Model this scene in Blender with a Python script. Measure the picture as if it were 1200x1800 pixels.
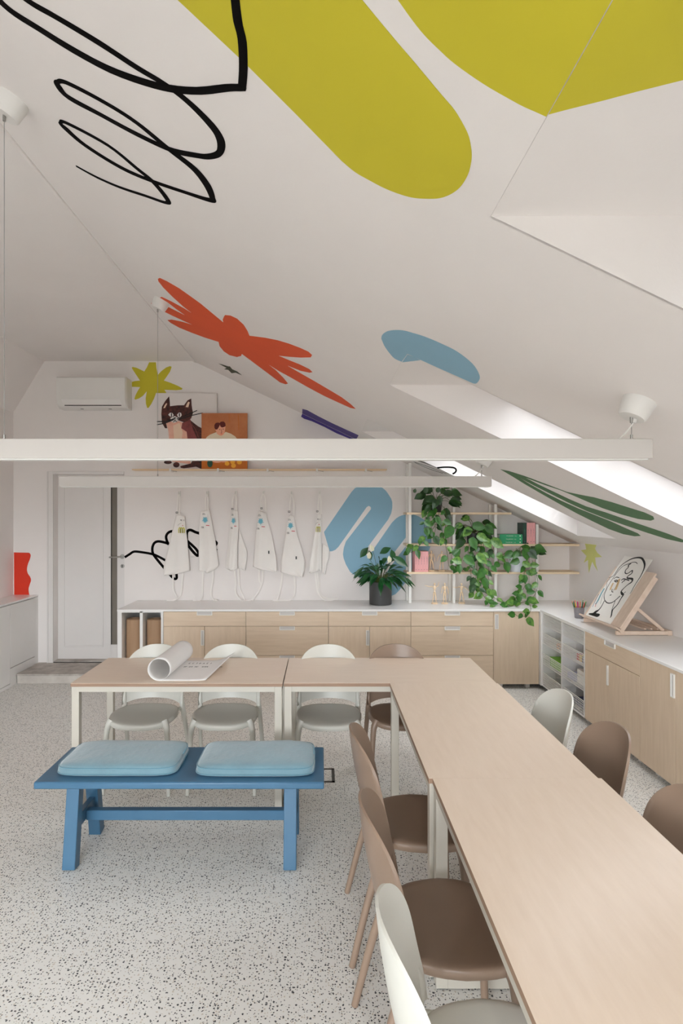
import bpy, math, random
from mathutils import Vector, Matrix, Euler
from mathutils.geometry import tessellate_polygon

S = bpy.context.scene
COL = S.collection
for o in list(bpy.data.objects):
    bpy.data.objects.remove(o, do_unlink=True)

# ---------------------------------------------------------------- camera
HC = 1.70                      # eye height
F = 1020.0                     # focal length in pixels of a 1200 px wide frame
VX, VY = 565.0, 907.0          # vanishing point
cam = bpy.data.cameras.new('camera')
cam.sensor_fit = 'HORIZONTAL'
cam.sensor_width = 36.0
cam.lens = 36.0 * F / 1200.0
cam.shift_x = (600 - VX) / 1200.0
cam.shift_y = (VY - 900) / 1200.0
cam.clip_start = 0.05
camo = bpy.data.objects.new('camera', cam)
COL.objects.link(camo)
camo.location = (0, 0, HC)
camo.rotation_euler = (math.radians(90), 0, 0)
S.camera = camo

# ---------------------------------------------------------------- world, exposure
W = bpy.data.worlds.new('overcast_sky')
S.world = W
W.use_nodes = True
nt = W.node_tree
nt.nodes.clear()
wo = nt.nodes.new('ShaderNodeOutputWorld')
wb = nt.nodes.new('ShaderNodeBackground')
wt = nt.nodes.new('ShaderNodeTexCoord'); wx = nt.nodes.new('ShaderNodeSeparateXYZ')
wr = nt.nodes.new('ShaderNodeValToRGB')          # overcast sky above, dimmer roofs and ground below the horizon
wr.color_ramp.elements[0].position = 0.47; wr.color_ramp.elements[0].color = (0.16, 0.155, 0.15, 1)
wr.color_ramp.elements[1].position = 0.54; wr.color_ramp.elements[1].color = (0.915, 0.935, 1.0, 1)
wm = nt.nodes.new('ShaderNodeMath'); wm.operation = 'MULTIPLY_ADD'; wm.inputs[1].default_value = 0.5; wm.inputs[2].default_value = 0.5
nt.links.new(wt.outputs['Generated'], wx.inputs[0]); nt.links.new(wx.outputs[2], wm.inputs[0])
nt.links.new(wm.outputs[0], wr.inputs[0]); nt.links.new(wr.outputs[0], wb.inputs[0])
wb.inputs[1].default_value = 8.0
nt.links.new(wb.outputs[0], wo.inputs[0])
S.view_settings.view_transform = 'Standard'
S.view_settings.look = 'None'
S.view_settings.gamma = 1.0
S.view_settings.use_curve_mapping = False
S.view_settings.exposure = 1.72
try:
    S.cycles.max_bounces = 10
    S.cycles.diffuse_bounces = 7
    S.cycles.transparent_max_bounces = 12
except Exception:
    pass

# room constants
YB = 6.33          # back wall
YF = -2.6          # front wall (behind the camera)
XL, XR = -3.36, 2.70
ZC = 3.39          # flat ceiling
XC = -1.40         # crease between flat and sloped ceiling
M = 0.4816         # slope
def SZ(x): return ZC - M * (x - XC)
ZK = SZ(XR)
ROOF = 0.36
SX0, SX1 = 0.45, 2.50
HEADX = [0.392, 0.420, 0.450, 0.450]
SKY = [(4.95, 5.68), (2.895, 3.60), (0.83, 1.545), (-1.235, -0.52)]
TH = math.atan(M)

# ---------------------------------------------------------------- materials
def lin(c):
    return tuple(((v/255)/12.92 if v/255 <= 0.04045 else (((v/255)+0.055)/1.055)**2.4) for v in c)
MATS = {}
def mat(name, rgb, rough=0.6, metal=0.0, noise=0.0, nscale=8.0, bump=0.0, bscale=60.0, spec=0.5, stretch=None, rgb2=None, coat=0.0, sheen=0.0, trans=0.0):
    m = bpy.data.materials.new(name)
    m.use_nodes = True
    n = m.node_tree.nodes; l = m.node_tree.links
    b = n['Principled BSDF']
    c = lin(rgb)
    b.inputs['Base Color'].default_value = (*c, 1)
    b.inputs['Roughness'].default_value = rough
    b.inputs['Metallic'].default_value = metal
    b.inputs['Specular IOR Level'].default_value = spec
    if coat: b.inputs['Coat Weight'].default_value = coat
    if sheen: b.inputs['Sheen Weight'].default_value = sheen
    if trans: b.inputs['Transmission Weight'].default_value = trans
    if noise or rgb2 or bump:
        tc = n.new('ShaderNodeTexCoord')
        mp = n.new('ShaderNodeMapping')
        l.new(tc.outputs['Object'], mp.inputs[0])
        if stretch: mp.inputs['Scale'].default_value = stretch
    if noise or rgb2:
        nz = n.new('ShaderNodeTexNoise')
        nz.inputs['Scale'].default_value = nscale
        nz.inputs['Detail'].default_value = 6
        nz.inputs['Roughness'].default_value = 0.6
        l.new(mp.outputs[0], nz.inputs['Vector'])
        rp = n.new('ShaderNodeValToRGB')
        c2 = lin(rgb2) if rgb2 else tuple(v*(1-noise) for v in c)
        rp.color_ramp.elements[0].position = 0.32
        rp.color_ramp.elements[1].position = 0.68
        rp.color_ramp.elements[0].color = (*c2, 1)
        rp.color_ramp.elements[1].color = (*c, 1)
        l.new(nz.outputs['Fac'], rp.inputs[0])
        l.new(rp.outputs[0], b.inputs['Base Color'])
    if bump:
        nb = n.new('ShaderNodeTexNoise')
        nb.inputs['Scale'].default_value = bscale
        nb.inputs['Detail'].default_value = 4
        l.new(mp.outputs[0], nb.inputs['Vector'])
        bp = n.new('ShaderNodeBump')
        bp.inputs['Strength'].default_value = bump
        bp.inputs['Distance'].default_value = 0.01
        l.new(nb.outputs['Fac'], bp.inputs['Height'])
        l.new(bp.outputs[0], b.inputs['Normal'])
    MATS[name] = m
    return m

mat('wall_paint', (236, 231, 228), 0.75, noise=0.025, nscale=2.2, bump=0.05, bscale=120)
mat('ceiling_paint', (235, 230, 227), 0.8, noise=0.03, nscale=1.5, bump=0.04, bscale=120)
mat('white_lacquer', (232, 230, 227), 0.35, noise=0.02, nscale=3)
mat('lamp_and_recess_grey', (204, 199, 194), 0.5, noise=0.02, nscale=3)
mat('white_metal', (232, 230, 224), 0.35, noise=0.02, nscale=6)
mat('cream_metal', (192, 186, 174), 0.4, noise=0.03, nscale=5)
mat('white_plastic', (226, 224, 220), 0.4, noise=0.02, nscale=5)
mat('worktop_white', (240, 238, 236), 0.25, noise=0.02, nscale=2)
mat('table_birch', (224, 205, 186), 0.30, nscale=5, stretch=(1.2, 9, 9), rgb2=(219, 199, 179), spec=0.5)
mat('table_birch_long', (224, 205, 186), 0.30, nscale=5, stretch=(9, 1.2, 9), rgb2=(219, 199, 179), spec=0.5)
mat('ply_edge', (162, 132, 110), 0.55, nscale=4, stretch=(2, 2, 160), rgb2=(134, 106, 86))
mat('cabinet_birch', (220, 199, 174), 0.5, nscale=4, stretch=(10, 10, 0.9), rgb2=(211, 189, 163))
mat('cabinet_birch_wide', (220, 199, 174), 0.5, nscale=4, stretch=(1.0, 1.0, 10), rgb2=(211, 189, 163))
mat('shelf_birch', (236, 214, 182), 0.5, nscale=5, stretch=(1.5, 12, 12), rgb2=(226, 202, 168))
mat('easel_beech', (226, 204, 186), 0.5, nscale=5, stretch=(3, 8, 3), rgb2=(215, 191, 171))
mat('ledge_pine', (232, 206, 170), 0.5, nscale=4, stretch=(1, 12, 12), rgb2=(222, 194, 156))
mat('mannequin_wood', (238, 214, 182), 0.45, nscale=12, stretch=(3, 3, 1), rgb2=(226, 198, 162))
mat('blue_paint', (64, 106, 136), 0.35, noise=0.08, nscale=4, bump=0.03, bscale=40)
mat('velvet_blue', (112, 146, 158), 0.75, noise=0.18, nscale=6, bump=0.25, bscale=30, sheen=0.6)
mat('velvet_piping', (92, 136, 152), 0.8, noise=0.1, nscale=10, sheen=0.4)
mat('chair_brown', (140, 118, 101), 0.38, noise=0.05, nscale=3, bump=0.03, bscale=250)
mat('chair_white', (206, 204, 195), 0.42, noise=0.03, nscale=3, bump=0.03, bscale=250)
mat('mural_lime', (202, 190, 42), 0.7, noise=0.04, nscale=3)
mat('mural_lime_pale', (222, 224, 138), 0.7, noise=0.06, nscale=6)
mat('mural_orange', (226, 82, 30), 0.7, noise=0.04, nscale=5)
mat('mural_red', (220, 52, 22), 0.7, noise=0.03, nscale=5)
mat('mural_blue', (140, 182, 204), 0.7, noise=0.04, nscale=3)
mat('mural_purple', (78, 62, 140), 0.7, noise=0.12, nscale=5)
mat('mural_green', (84, 122, 84), 0.7, noise=0.06, nscale=6)
mat('mural_darkgreen', (60, 66, 44), 0.7, noise=0.05, nscale=6)
mat('mural_black', (12, 9, 9), 0.9, noise=0.1, nscale=6, spec=0.1)
mat('apron_cotton', (243, 239, 234), 0.85, noise=0.03, nscale=5, bump=0.25, bscale=420)
mat('strap_cotton', (243, 239, 234), 0.85, noise=0.03, nscale=9)
mat('ink_black', (22, 20, 20), 0.6, noise=0.1)
mat('ink_grey', (90, 88, 88), 0.6, noise=0.1)
mat('print_blue', (112, 184, 204), 0.7, noise=0.05)
mat('print_red', (206, 50, 62), 0.7, noise=0.05)
mat('print_lime', (200, 196, 60), 0.7, noise=0.05)
mat('black_plastic', (20, 20, 20), 0.4, noise=0.1)
mat('dark_pot', (66, 66, 66), 0.5, noise=0.06, nscale=12)
mat('white_pot', (226, 230, 236), 0.35, noise=0.02)
mat('soil', (48, 36, 28), 0.95, noise=0.4, nscale=60, bump=0.8, bscale=90)
mat('leaf_pothos', (64, 118, 38), 0.35, nscale=26, rgb2=(34, 84, 28), spec=0.5)
mat('leaf_variegated', (120, 160, 70), 0.3, nscale=34, rgb2=(32, 92, 34), spec=0.5)
mat('leaf_dark', (46, 84, 32), 0.35, nscale=20, rgb2=(22, 56, 26), spec=0.5)
mat('leaf_lily', (34, 92, 42), 0.32, nscale=16, rgb2=(18, 62, 30), spec=0.5)
mat('vine_stem', (96, 112, 48), 0.6, nscale=20, rgb2=(76, 80, 40))
mat('lily_spathe', (236, 232, 206), 0.5, noise=0.05)
mat('book_pink', (238, 172, 172), 0.55, noise=0.03)
mat('book_green', (46, 160, 108), 0.5, noise=0.03)
mat('book_darkgreen', (34, 66, 56), 0.5, noise=0.05)
mat('paper', (240, 236, 230), 0.8, noise=0.02, nscale=12)
mat('paper_sheet', (232, 229, 226), 0.75, noise=0.02, nscale=6)
mat('kraft_paper', (178, 146, 116), 0.75, nscale=3, stretch=(8, 8, 0.6), rgb2=(164, 131, 102))
mat('canvas_white', (228, 222, 218), 0.8, noise=0.03, bump=0.1, bscale=400)
mat('cat_brown', (98, 48, 40), 0.7, nscale=34, rgb2=(34, 18, 18))
mat('cat_pink', (226, 164, 142), 0.7, nscale=14, rgb2=(238, 190, 168))
mat('cat_cream', (238, 208, 182), 0.7, noise=0.06)
mat('cat_mauve', (148, 74, 72), 0.7, nscale=14, rgb2=(122, 58, 58))
mat('portrait_wall', (198, 128, 82), 0.7, nscale=5, rgb2=(180, 104, 62))
mat('portrait_table', (202, 112, 28), 0.7, nscale=6, rgb2=(188, 98, 20))
mat('portrait_skin', (240, 172, 140), 0.7, noise=0.06)
mat('portrait_shirt', (234, 218, 190), 0.7, noise=0.06)
mat('portrait_hair', (96, 26, 18), 0.7, noise=0.15)
mat('portrait_green', (18, 74, 54), 0.6, noise=0.1)
mat('portrait_orange', (242, 172, 42), 0.6, noise=0.08)
mat('steel', (170, 168, 164), 0.28, metal=1.0, noise=0.05)
mat('door_glass', (122, 116, 106), 0.12, noise=0.05, nscale=2)
mat('door_paint', (224, 220, 217), 0.45, noise=0.02, nscale=3)
mat('step_stone', (196, 188, 180), 0.55, nscale=9, rgb2=(150, 142, 134), bump=0.1, bscale=60)
mat('step_riser_stone', (206, 200, 192), 0.6, nscale=7, rgb2=(186, 178, 170))
mat('dark_gap', (30, 28, 26), 0.8, noise=0.1)
mat('plinth_dark', (92, 90, 88), 0.7, noise=0.1)
mat('floor_box_metal', (70, 68, 66), 0.4, metal=0.6, noise=0.1)
mat('cable_grey', (150, 148, 146), 0.4, noise=0.05)
mat('diffuser', (236, 236, 232), 0.5, noise=0.02)
mat('cup_mesh', (150, 146, 150), 0.4, metal=0.5, noise=0.2, nscale=90)
mat('wash_teal', (132, 178, 190), 0.7, noise=0.3, nscale=30)
mat('wash_ochre', (226, 190, 140), 0.7, noise=0.2, nscale=30)
mat('toy_green', (128, 200, 40), 0.5, noise=0.1)
mat('toy_orange', (232, 178, 110), 0.5, nscale=40, rgb2=(178, 110, 90))
mat('toy_red', (200, 60, 50), 0.5, noise=0.1)
mat('toy_navy', (52, 60, 110), 0.5, noise=0.2)
mat('toy_yellow', (236, 190, 60), 0.5, noise=0.1)
mat('toy_lilac', (190, 190, 220), 0.5, noise=0.1)
for nme, c in (('pencil_red', (210, 44, 40)), ('pencil_green', (40, 150, 80)), ('pencil_yellow', (240, 196, 50)), ('pencil_magenta', (190, 50, 110)), ('pencil_orange', (236, 110, 40)), ('pencil_black', (34, 30, 30))):
    mat(nme, c, 0.4, noise=0.05)

# window glass: clear pane
def glass_mat(name='window_glass', tint=(0.96, 0.98, 0.97)):
    m = bpy.data.materials.new(name); m.use_nodes = True
    n = m.node_tree.nodes; l = m.node_tree.links; n.clear()
    o = n.new('ShaderNodeOutputMaterial'); t = n.new('ShaderNodeBsdfTransparent'); g = n.new('ShaderNodeBsdfGlossy')
    mx = n.new('ShaderNodeMixShader'); fr = n.new('ShaderNodeFresnel')
    t.inputs[0].default_value = (*tint, 1); g.inputs['Roughness'].default_value = 0.02
    fr.inputs[0].default_value = 1.3
    l.new(fr.outputs[0], mx.inputs[0]); l.new(t.outputs[0], mx.inputs[1]); l.new(g.outputs[0], mx.inputs[2]); l.new(mx.outputs[0], o.inputs[0])
    MATS[name] = m
glass_mat()
glass_mat('dimming_glass', (0.40, 0.405, 0.40))  # made-up dark tint, added to dim daylight from the nearest skylight
glass_mat('mild_dimming_glass', (0.55, 0.555, 0.55))  # lighter made-up tint, holds back light from the two far skylights

def terrazzo():
    m = bpy.data.materials.new('terrazzo'); m.use_nodes = True
    n = m.node_tree.nodes; l = m.node_tree.links
    b = n['Principled BSDF']
    tc = n.new('ShaderNodeTexCoord')
    dn = n.new('ShaderNodeTexNoise'); dn.inputs['Scale'].default_value = 90; dn.inputs['Detail'].default_value = 2
    l.new(tc.outputs['Object'], dn.inputs['Vector'])
    sub = n.new('ShaderNodeVectorMath'); sub.operation = 'SUBTRACT'; sub.inputs[1].default_value = (0.5, 0.5, 0.5)
    l.new(dn.outputs['Color'], sub.inputs[0])
    sc = n.new('ShaderNodeVectorMath'); sc.operation = 'SCALE'; sc.inputs['Scale'].default_value = 0.010
    l.new(sub.outputs[0], sc.inputs[0])
    ad = n.new('ShaderNodeVectorMath'); ad.operation = 'ADD'
    l.new(tc.outputs['Object'], ad.inputs[0]); l.new(sc.outputs[0], ad.inputs[1])
    base = n.new('ShaderNodeRGB'); base.outputs[0].default_value = (*lin((226, 224, 219)), 1)
    cur = base.outputs[0]
    for scale, thr, gate, col in ((78, 0.26, 0.60, (60, 62, 64)), (110, 0.23, 0.72, (96, 98, 98)), (95, 0.26, 0.76, (200, 190, 176))):
        v = n.new('ShaderNodeTexVoronoi'); v.voronoi_dimensions = '2D'; v.inputs['Scale'].default_value = scale
        l.new(ad.outputs[0], v.inputs['Vector'])
        lt = n.new('ShaderNodeMath'); lt.operation = 'LESS_THAN'
        sp = n.new('ShaderNodeSeparateColor'); l.new(v.outputs['Color'], sp.inputs[0])
        mul = n.new('ShaderNodeMath'); mul.operation = 'MULTIPLY_ADD'; mul.inputs[1].default_value = thr*.55; mul.inputs[2].default_value = thr*.6
        l.new(sp.outputs[1], mul.inputs[0])
        l.new(v.outputs['Distance'], lt.inputs[0]); l.new(mul.outputs[0], lt.inputs[1])
        gt = n.new('ShaderNodeMath'); gt.operation = 'GREATER_THAN'; gt.inputs[1].default_value = gate
        l.new(sp.outputs[0], gt.inputs[0])
        f = n.new('ShaderNodeMath'); f.operation = 'MULTIPLY'; l.new(lt.outputs[0], f.inputs[0]); l.new(gt.outputs[0], f.inputs[1])
        mx = n.new('ShaderNodeMix'); mx.data_type = 'RGBA'
        l.new(f.outputs[0], mx.inputs[0]); l.new(cur, mx.inputs[6]); mx.inputs[7].default_value = (*lin(col), 1)
        cur = mx.outputs[2]
    l.new(cur, b.inputs['Base Color'])
    b.inputs['Roughness'].default_value = 0.38
    MATS['terrazzo'] = m
terrazzo()

# ---------------------------------------------------------------- mesh helpers
class MB:
    def __init__(s):
        s.v = []; s.f = []; s.m = []; s.names = []; s.sm = []
    def mi(s, name):
        if name not in s.names: s.names.append(name)
        return s.names.index(name)
    def face(s, idx, m, smooth=True):
        s.f.append(idx); s.m.append(s.mi(m)); s.sm.append(smooth)
    def box(s, x0, x1, y0, y1, z0, z1, m, rot=None, pivot=None):
        x0, x1 = min(x0, x1), max(x0, x1); y0, y1 = min(y0, y1), max(y0, y1); z0, z1 = min(z0, z1), max(z0, z1)
        k = len(s.v)
        P = [Vector(p) for p in ((x0,y0,z0),(x1,y0,z0),(x1,y1,z0),(x0,y1,z0),(x0,y0,z1),(x1,y0,z1),(x1,y1,z1),(x0,y1,z1))]
        if rot is not None:
            pv = Vector(pivot or ((x0+x1)/2, (y0+y1)/2, (z0+z1)/2))
            P = [rot @ (p-pv) + pv for p in P]
        s.v += P
        for q in ((0,3,2,1),(4,5,6,7),(0,1,5,4),(1,2,6,5),(2,3,7,6),(3,0,4,7)):
            s.face([k+i for i in q], m, False)
        return s
    def beam(s, a, b, w, h, m, up=(0,0,1)):
        """square bar from a to b, w across, h along up"""
        a = Vector(a); b = Vector(b); d = (b-a).normalized(); up = Vector(up)
        sd = d.cross(up).normalized(); u = sd.cross(d).normalized()
        k = len(s.v)
        for p in (a, b):
            for (i, j) in ((-1,-1),(1,-1),(1,1),(-1,1)):
                s.v.append(p + sd*(i*w/2) + u*(j*h/2))
        for q in ((0,1,2,3),(7,6,5,4),(0,4,5,1),(1,5,6,2),(2,6,7,3),(3,7,4,0)):
            s.face([k+i for i in q], m, False)
        return s
    def tube(s, pts, r, m, n=8, smooth_path=0, flat=None):
        pts = [Vector(p) for p in pts]
        rs = list(r) if isinstance(r, (list, tuple)) else [r]*len(pts)
        if smooth_path:
            pts, rs = catmull(pts, rs, smooth_path)
        k = len(s.v); N = len(pts)
        t0 = (pts[1]-pts[0]).normalized()
        ref = Vector((0,0,1)) if abs(t0.z) < 0.9 else Vector((0,1,0))
        u = t0.cross(ref).normalized()
        for i, p in enumerate(pts):
            t = (pts[min(i+1, N-1)] - pts[max(i-1, 0)]).normalized()
            u = (u - t*u.dot(t)).normalized(); w = t.cross(u)
            for j in range(n):
                a = 2*math.pi*j/n
                s.v.append(p + (u*math.cos(a) + w*math.sin(a))*rs[i])
        for i in range(N-1):
            for j in range(n):
                s.face([k+i*n+j, k+i*n+(j+1)%n, k+(i+1)*n+(j+1)%n, k+(i+1)*n+j], m)
        s.face([k+j for j in range(n)][::-1], m, False)
        s.face([k+(N-1)*n+j for j in range(n)], m, False)
        return s
    def ribbon(s, pts, w, m, side=(1,0,0), t=0.0015, sm=0):
        """flat band: width w along side, thickness t"""
        pts = [Vector(p) for p in pts]
        ws = list(w) if isinstance(w, (list, tuple)) else [w]*len(pts)
        if sm: pts, ws = catmull(pts, ws, sm)
        side = Vector(side).normalized(); k = len(s.v); N = len(pts)
        for i, p in enumerate(pts):
            d = (pts[min(i+1, N-1)] - pts[max(i-1, 0)]).normalized()
            sd = side
            if abs(d.dot(side)) > 0.75: sd = d.cross(Vector((0,1,0))).normalized()
            nn = d.cross(sd)
            if nn.length < 1e-4: nn = Vector((0,1,0))
            nn.normalize()
            for (a, b) in ((-1,-1),(1,-1),(1,1),(-1,1)):
                s.v.append(p + sd*(a*ws[i]/2) + nn*(b*t/2))
        for i in range(N-1):
            for j in range(4):
                s.face([k+i*4+j, k+i*4+(j+1)%4, k+(i+1)*4+(j+1)%4, k+(i+1)*4+j], m)
        s.face([k, k+1, k+2, k+3], m); s.face([k+(N-1)*4+j for j in range(4)], m)
        return s
    def prism(s, pts, nrm, t, m, edge=None):
        """planar polygon pts (its back face), raised by t along nrm"""
        pts = [Vector(p) for p in pts]; nrm = Vector(nrm).normalized()
        n = len(pts); k = len(s.v)
        s.v += pts; s.v += [p + nrm*t for p in pts]
        for tri in tessellate_polygon([pts]):
            a, b, c = tri
            if (pts[b]-pts[a]).cross(pts[c]-pts[a]).dot(nrm) < 0: b, c = c, b
            s.face([k+n+a, k+n+b, k+n+c], m, False)
            s.face([k+a, k+c, k+b], m, False)
        for i in range(n):
            j = (i+1) % n
            s.face([k+i, k+j, k+n+j, k+n+i], edge or m, False)
        return s
    def lathe(s, prof, m, c=(0,0,0), n=32, cap=True):
        k = len(s.v); c = Vector(c)
        for (r, z) in prof:
            for j in range(n):
                a = 2*math.pi*j/n
                s.v.append(c + Vector((r*math.cos(a), r*math.sin(a), z)))
        for i in range(len(prof)-1):
            for j in range(n):
                s.face([k+i*n+j, k+i*n+(j+1)%n, k+(i+1)*n+(j+1)%n, k+(i+1)*n+j], m)
        if cap:
            s.face([k+j for j in range(n)][::-1], m, False)
            s.face([k+(len(prof)-1)*n+j for j in range(n)], m, False)
        return s
    def grid(s, rows, m, close=False):
        k = len(s.v); R = len(rows); C = len(rows[0])
        for r in rows: s.v += [Vector(p) for p in r]
        for i in range(R-1):
            for j in range(C-1 if not close else C):
                s.face([k+i*C+j, k+i*C+(j+1)%C, k+(i+1)*C+(j+1)%C, k+(i+1)*C+j], m)
        return s
    def ball(s, c, r, m, n=12, h=8):
        c = Vector(c); r = Vector(r) if isinstance(r, (tuple, list, Vector)) else Vector((r, r, r))
        rows = []
        for i in range(h+1):
            th = math.pi*i/h
            rows.append([c + Vector((r.x*math.sin(th)*math.cos(2*math.pi*j/n), r.y*math.sin(th)*math.sin(2*math.pi*j/n), r.z*math.cos(th))) for j in range(n)])
        return s.grid(rows, m, close=True)
    def build(s, name, parent=None, world=True, solid=0, sub=0, bevel=0, angle=38, key=None):
        me = bpy.data.meshes.new(name)
        V = s.v
        o = None
        if parent is not None:
            org = Vector(parent_loc(parent)) if world else Vector((0,0,0))
            V = [p - org for p in V]
        elif world:
            lo = [min(p[i] for p in V) for i in range(3)]; hi = [max(p[i] for p in V) for i in range(3)]
            org = Vector(((lo[0]+hi[0])/2, (lo[1]+hi[1])/2, lo[2]))
            V = [p - org for p in V]
        else:
            org = Vector((0,0,0))
        me.from_pydata([tuple(p) for p in V], [], s.f)
        for nm in s.names: me.materials.append(MATS[nm])
        me.polygons.foreach_set('material_index', s.m)
        me.polygons.foreach_set('use_smooth', s.sm)
        me.validate(); me.update()
        if angle:
            try: me.set_sharp_from_angle(angle=math.radians(angle))
            except Exception: pass
        o = bpy.data.objects.new(name, me)
        COL.objects.link(o)
        if parent is not None: o.parent = parent
        elif world: o.location = org
        if bevel:
            b = o.modifiers.new('bevel', 'BEVEL'); b.width = bevel; b.segments = 2; b.limit_method = 'ANGLE'; b.angle_limit = math.radians(50)
        if solid:
            b = o.modifiers.new('solid', 'SOLIDIFY'); b.thickness = solid; b.offset = 0
        if sub:
            b = o.modifiers.new('sub', 'SUBSURF'); b.levels = sub; b.render_levels = sub
        return o

def parent_loc(p):
    l = Vector((0,0,0))
    while p is not None:
        l += p.location; p = p.parent
    return l
def catmull(pts, rs, k):
    P, R = [], []
    n = len(pts)
    for i in range(n-1):
        p0 = pts[max(i-1,0)]; p1 = pts[i]; p2 = pts[i+1]; p3 = pts[min(i+2,n-1)]
        for j in range(k):
            t = j/k
            P.append(0.5*((2*p1) + (p2-p0)*t + (2*p0-5*p1+4*p2-p3)*t*t + (3*p1-p0-3*p2+p3)*t**3))
            R.append(rs[i]*(1-t)+rs[i+1]*t)
    P.append(pts[-1]); R.append(rs[-1])
    return P, R
def tag(o, label=None, cat=None, group=None, kind=None):
    if label: o['label'] = label
    if cat: o['category'] = cat
    if group: o['group'] = group
    if kind: o['kind'] = kind
    return o
def thing(name, label, cat, loc=(0,0,0), rz=0, group=None):
    o = bpy.data.objects.new(name, None); COL.objects.link(o)
    o.empty_display_size = 0.1
    o.location = loc; o.rotation_euler = (0, 0, rz)
    return tag(o, label, cat, group)
def dup(root, loc=None, rz=None, label=None, group=None):
    r = root.copy(); COL.objects.link(r)
    if loc is not None: r.location = loc
    if rz is not None: r.rotation_euler = (0, 0, rz)
    if label: r['label'] = label
    if group: r['group'] = group
    for ch in list(root.children):
        c = ch.copy(); COL.objects.link(c); c.parent = r
        for g in ch.children:
            d = g.copy(); COL.objects.link(d); d.parent = c
    return r

# ---- survey helpers: a sight line met with a real surface gives the point on it
O = Vector((0, 0, HC))
def ray(px, py): return Vector(((px-VX)/F, 1.0, (VY-py)/F))
def on(px, py, p0, n):
    d = ray(px, py); n = Vector(n)
    return O + d * ((Vector(p0)-O).dot(n) / d.dot(n))
def at(px, py, Y): return O + ray(px, py)*Y
NS = Vector((-M, 0, -1)).normalized()      # slope normal, into the room
def sl(px, py): return on(px, py, (XC, 0, ZC), NS)
def bw(px, py): return at(px, py, YB)
def rw(px, py): return on(px, py, (XR, 0, 0), (1, 0, 0))

# ---------------------------------------------------------------- room shell
def struct(name, mb, **k):
    o = mb.build(name, **k); o['kind'] = 'structure'; return o
struct('floor', MB().box(XL, XR, YF, YB, -0.05, 0, 'terrazzo'))
# back wall with door opening
DX0, DX1, DZ = -2.92, -2.15, 2.153
mb = MB()
mb.prism([(XL,YB,0),(DX0,YB,0),(DX0,YB,DZ),(DX1,YB,DZ),(DX1,YB,0),(XR,YB,0),(XR,YB,ZK),(XC,YB,ZC),(-3.02,YB,ZC),(XL,YB,2.83)], (0,1,0), 0.16, 'wall_paint')
struct('wall_back', mb)
mb = MB()
WX0, WX1, WZ0, WZ1 = -2.9, 0.4, 0.75, 2.3
for (a, b, c, d) in ((XL-.1, WX0, -.02, 3.4), (WX1, 2.71, -.02, 1.42), (WX0, WX1, -.02, WZ0), (WX0, WX1, WZ1, 2.55)):
    mb.box(a, b, YF-.15, YF, c, d, 'wall_paint')
mb.prism([(WX1,YF,1.42),(2.71,YF,1.42),(XC,YF,ZC),(XC,YF,2.55),(WX1,YF,2.5)], (0,-1,0), .15, 'wall_paint')
mb.prism([(WX0,YF,2.55),(XC,YF,2.55),(XC,YF,ZC),(WX0,YF,ZC)], (0,-1,0), .15, 'wall_paint')
struct('wall_front', mb)
mb = MB().box(XL-.12, XL, YF, YB, 0, 2.83, 'wall_paint')
struct('wall_left', mb)
struct('wall_right', MB().box(XR, XR+.12, YF, YB, 0, ZK+.03, 'wall_paint'))
# ceiling: flat part + slope with four skylight openings
mb = MB()
mb.prism([(XL,YF,2.83),(-3.02,YF,ZC),(-3.12,YF,ZC+.05),(XL-.12,YF,2.85)], (0,1,0), YB-YF, 'wall_paint')
mb.prism([(-3.02,YF,ZC),(XC,YF,ZC),(XC,YB,ZC),(-3.02,YB,ZC)], (0,0,1), 0.08, 'ceiling_paint')
def slope_piece(x0, x1, y0, y1):
    mb.prism([(x0,y0,SZ(x0)),(x1,y0,SZ(x1)),(x1,y1,SZ(x1)),(x0,y1,SZ(x0))], -NS, 0.004, 'ceiling_paint')
slope_piece(XC, HEADX[0], YF, YB); slope_piece(SX1, XR, YF, YB)
ys = [YF] + sorted([v for p in SKY for v in p]) + [YB]
for i in range(0, len(ys), 2): slope_piece(HEADX[0], SX1, ys[i], ys[i+1])
for (y0, y1), hx in zip(SKY, HEADX):
    if hx > HEADX[0]: slope_piece(HEADX[0], hx, y0, y1)
struct('ceiling', mb)
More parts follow.
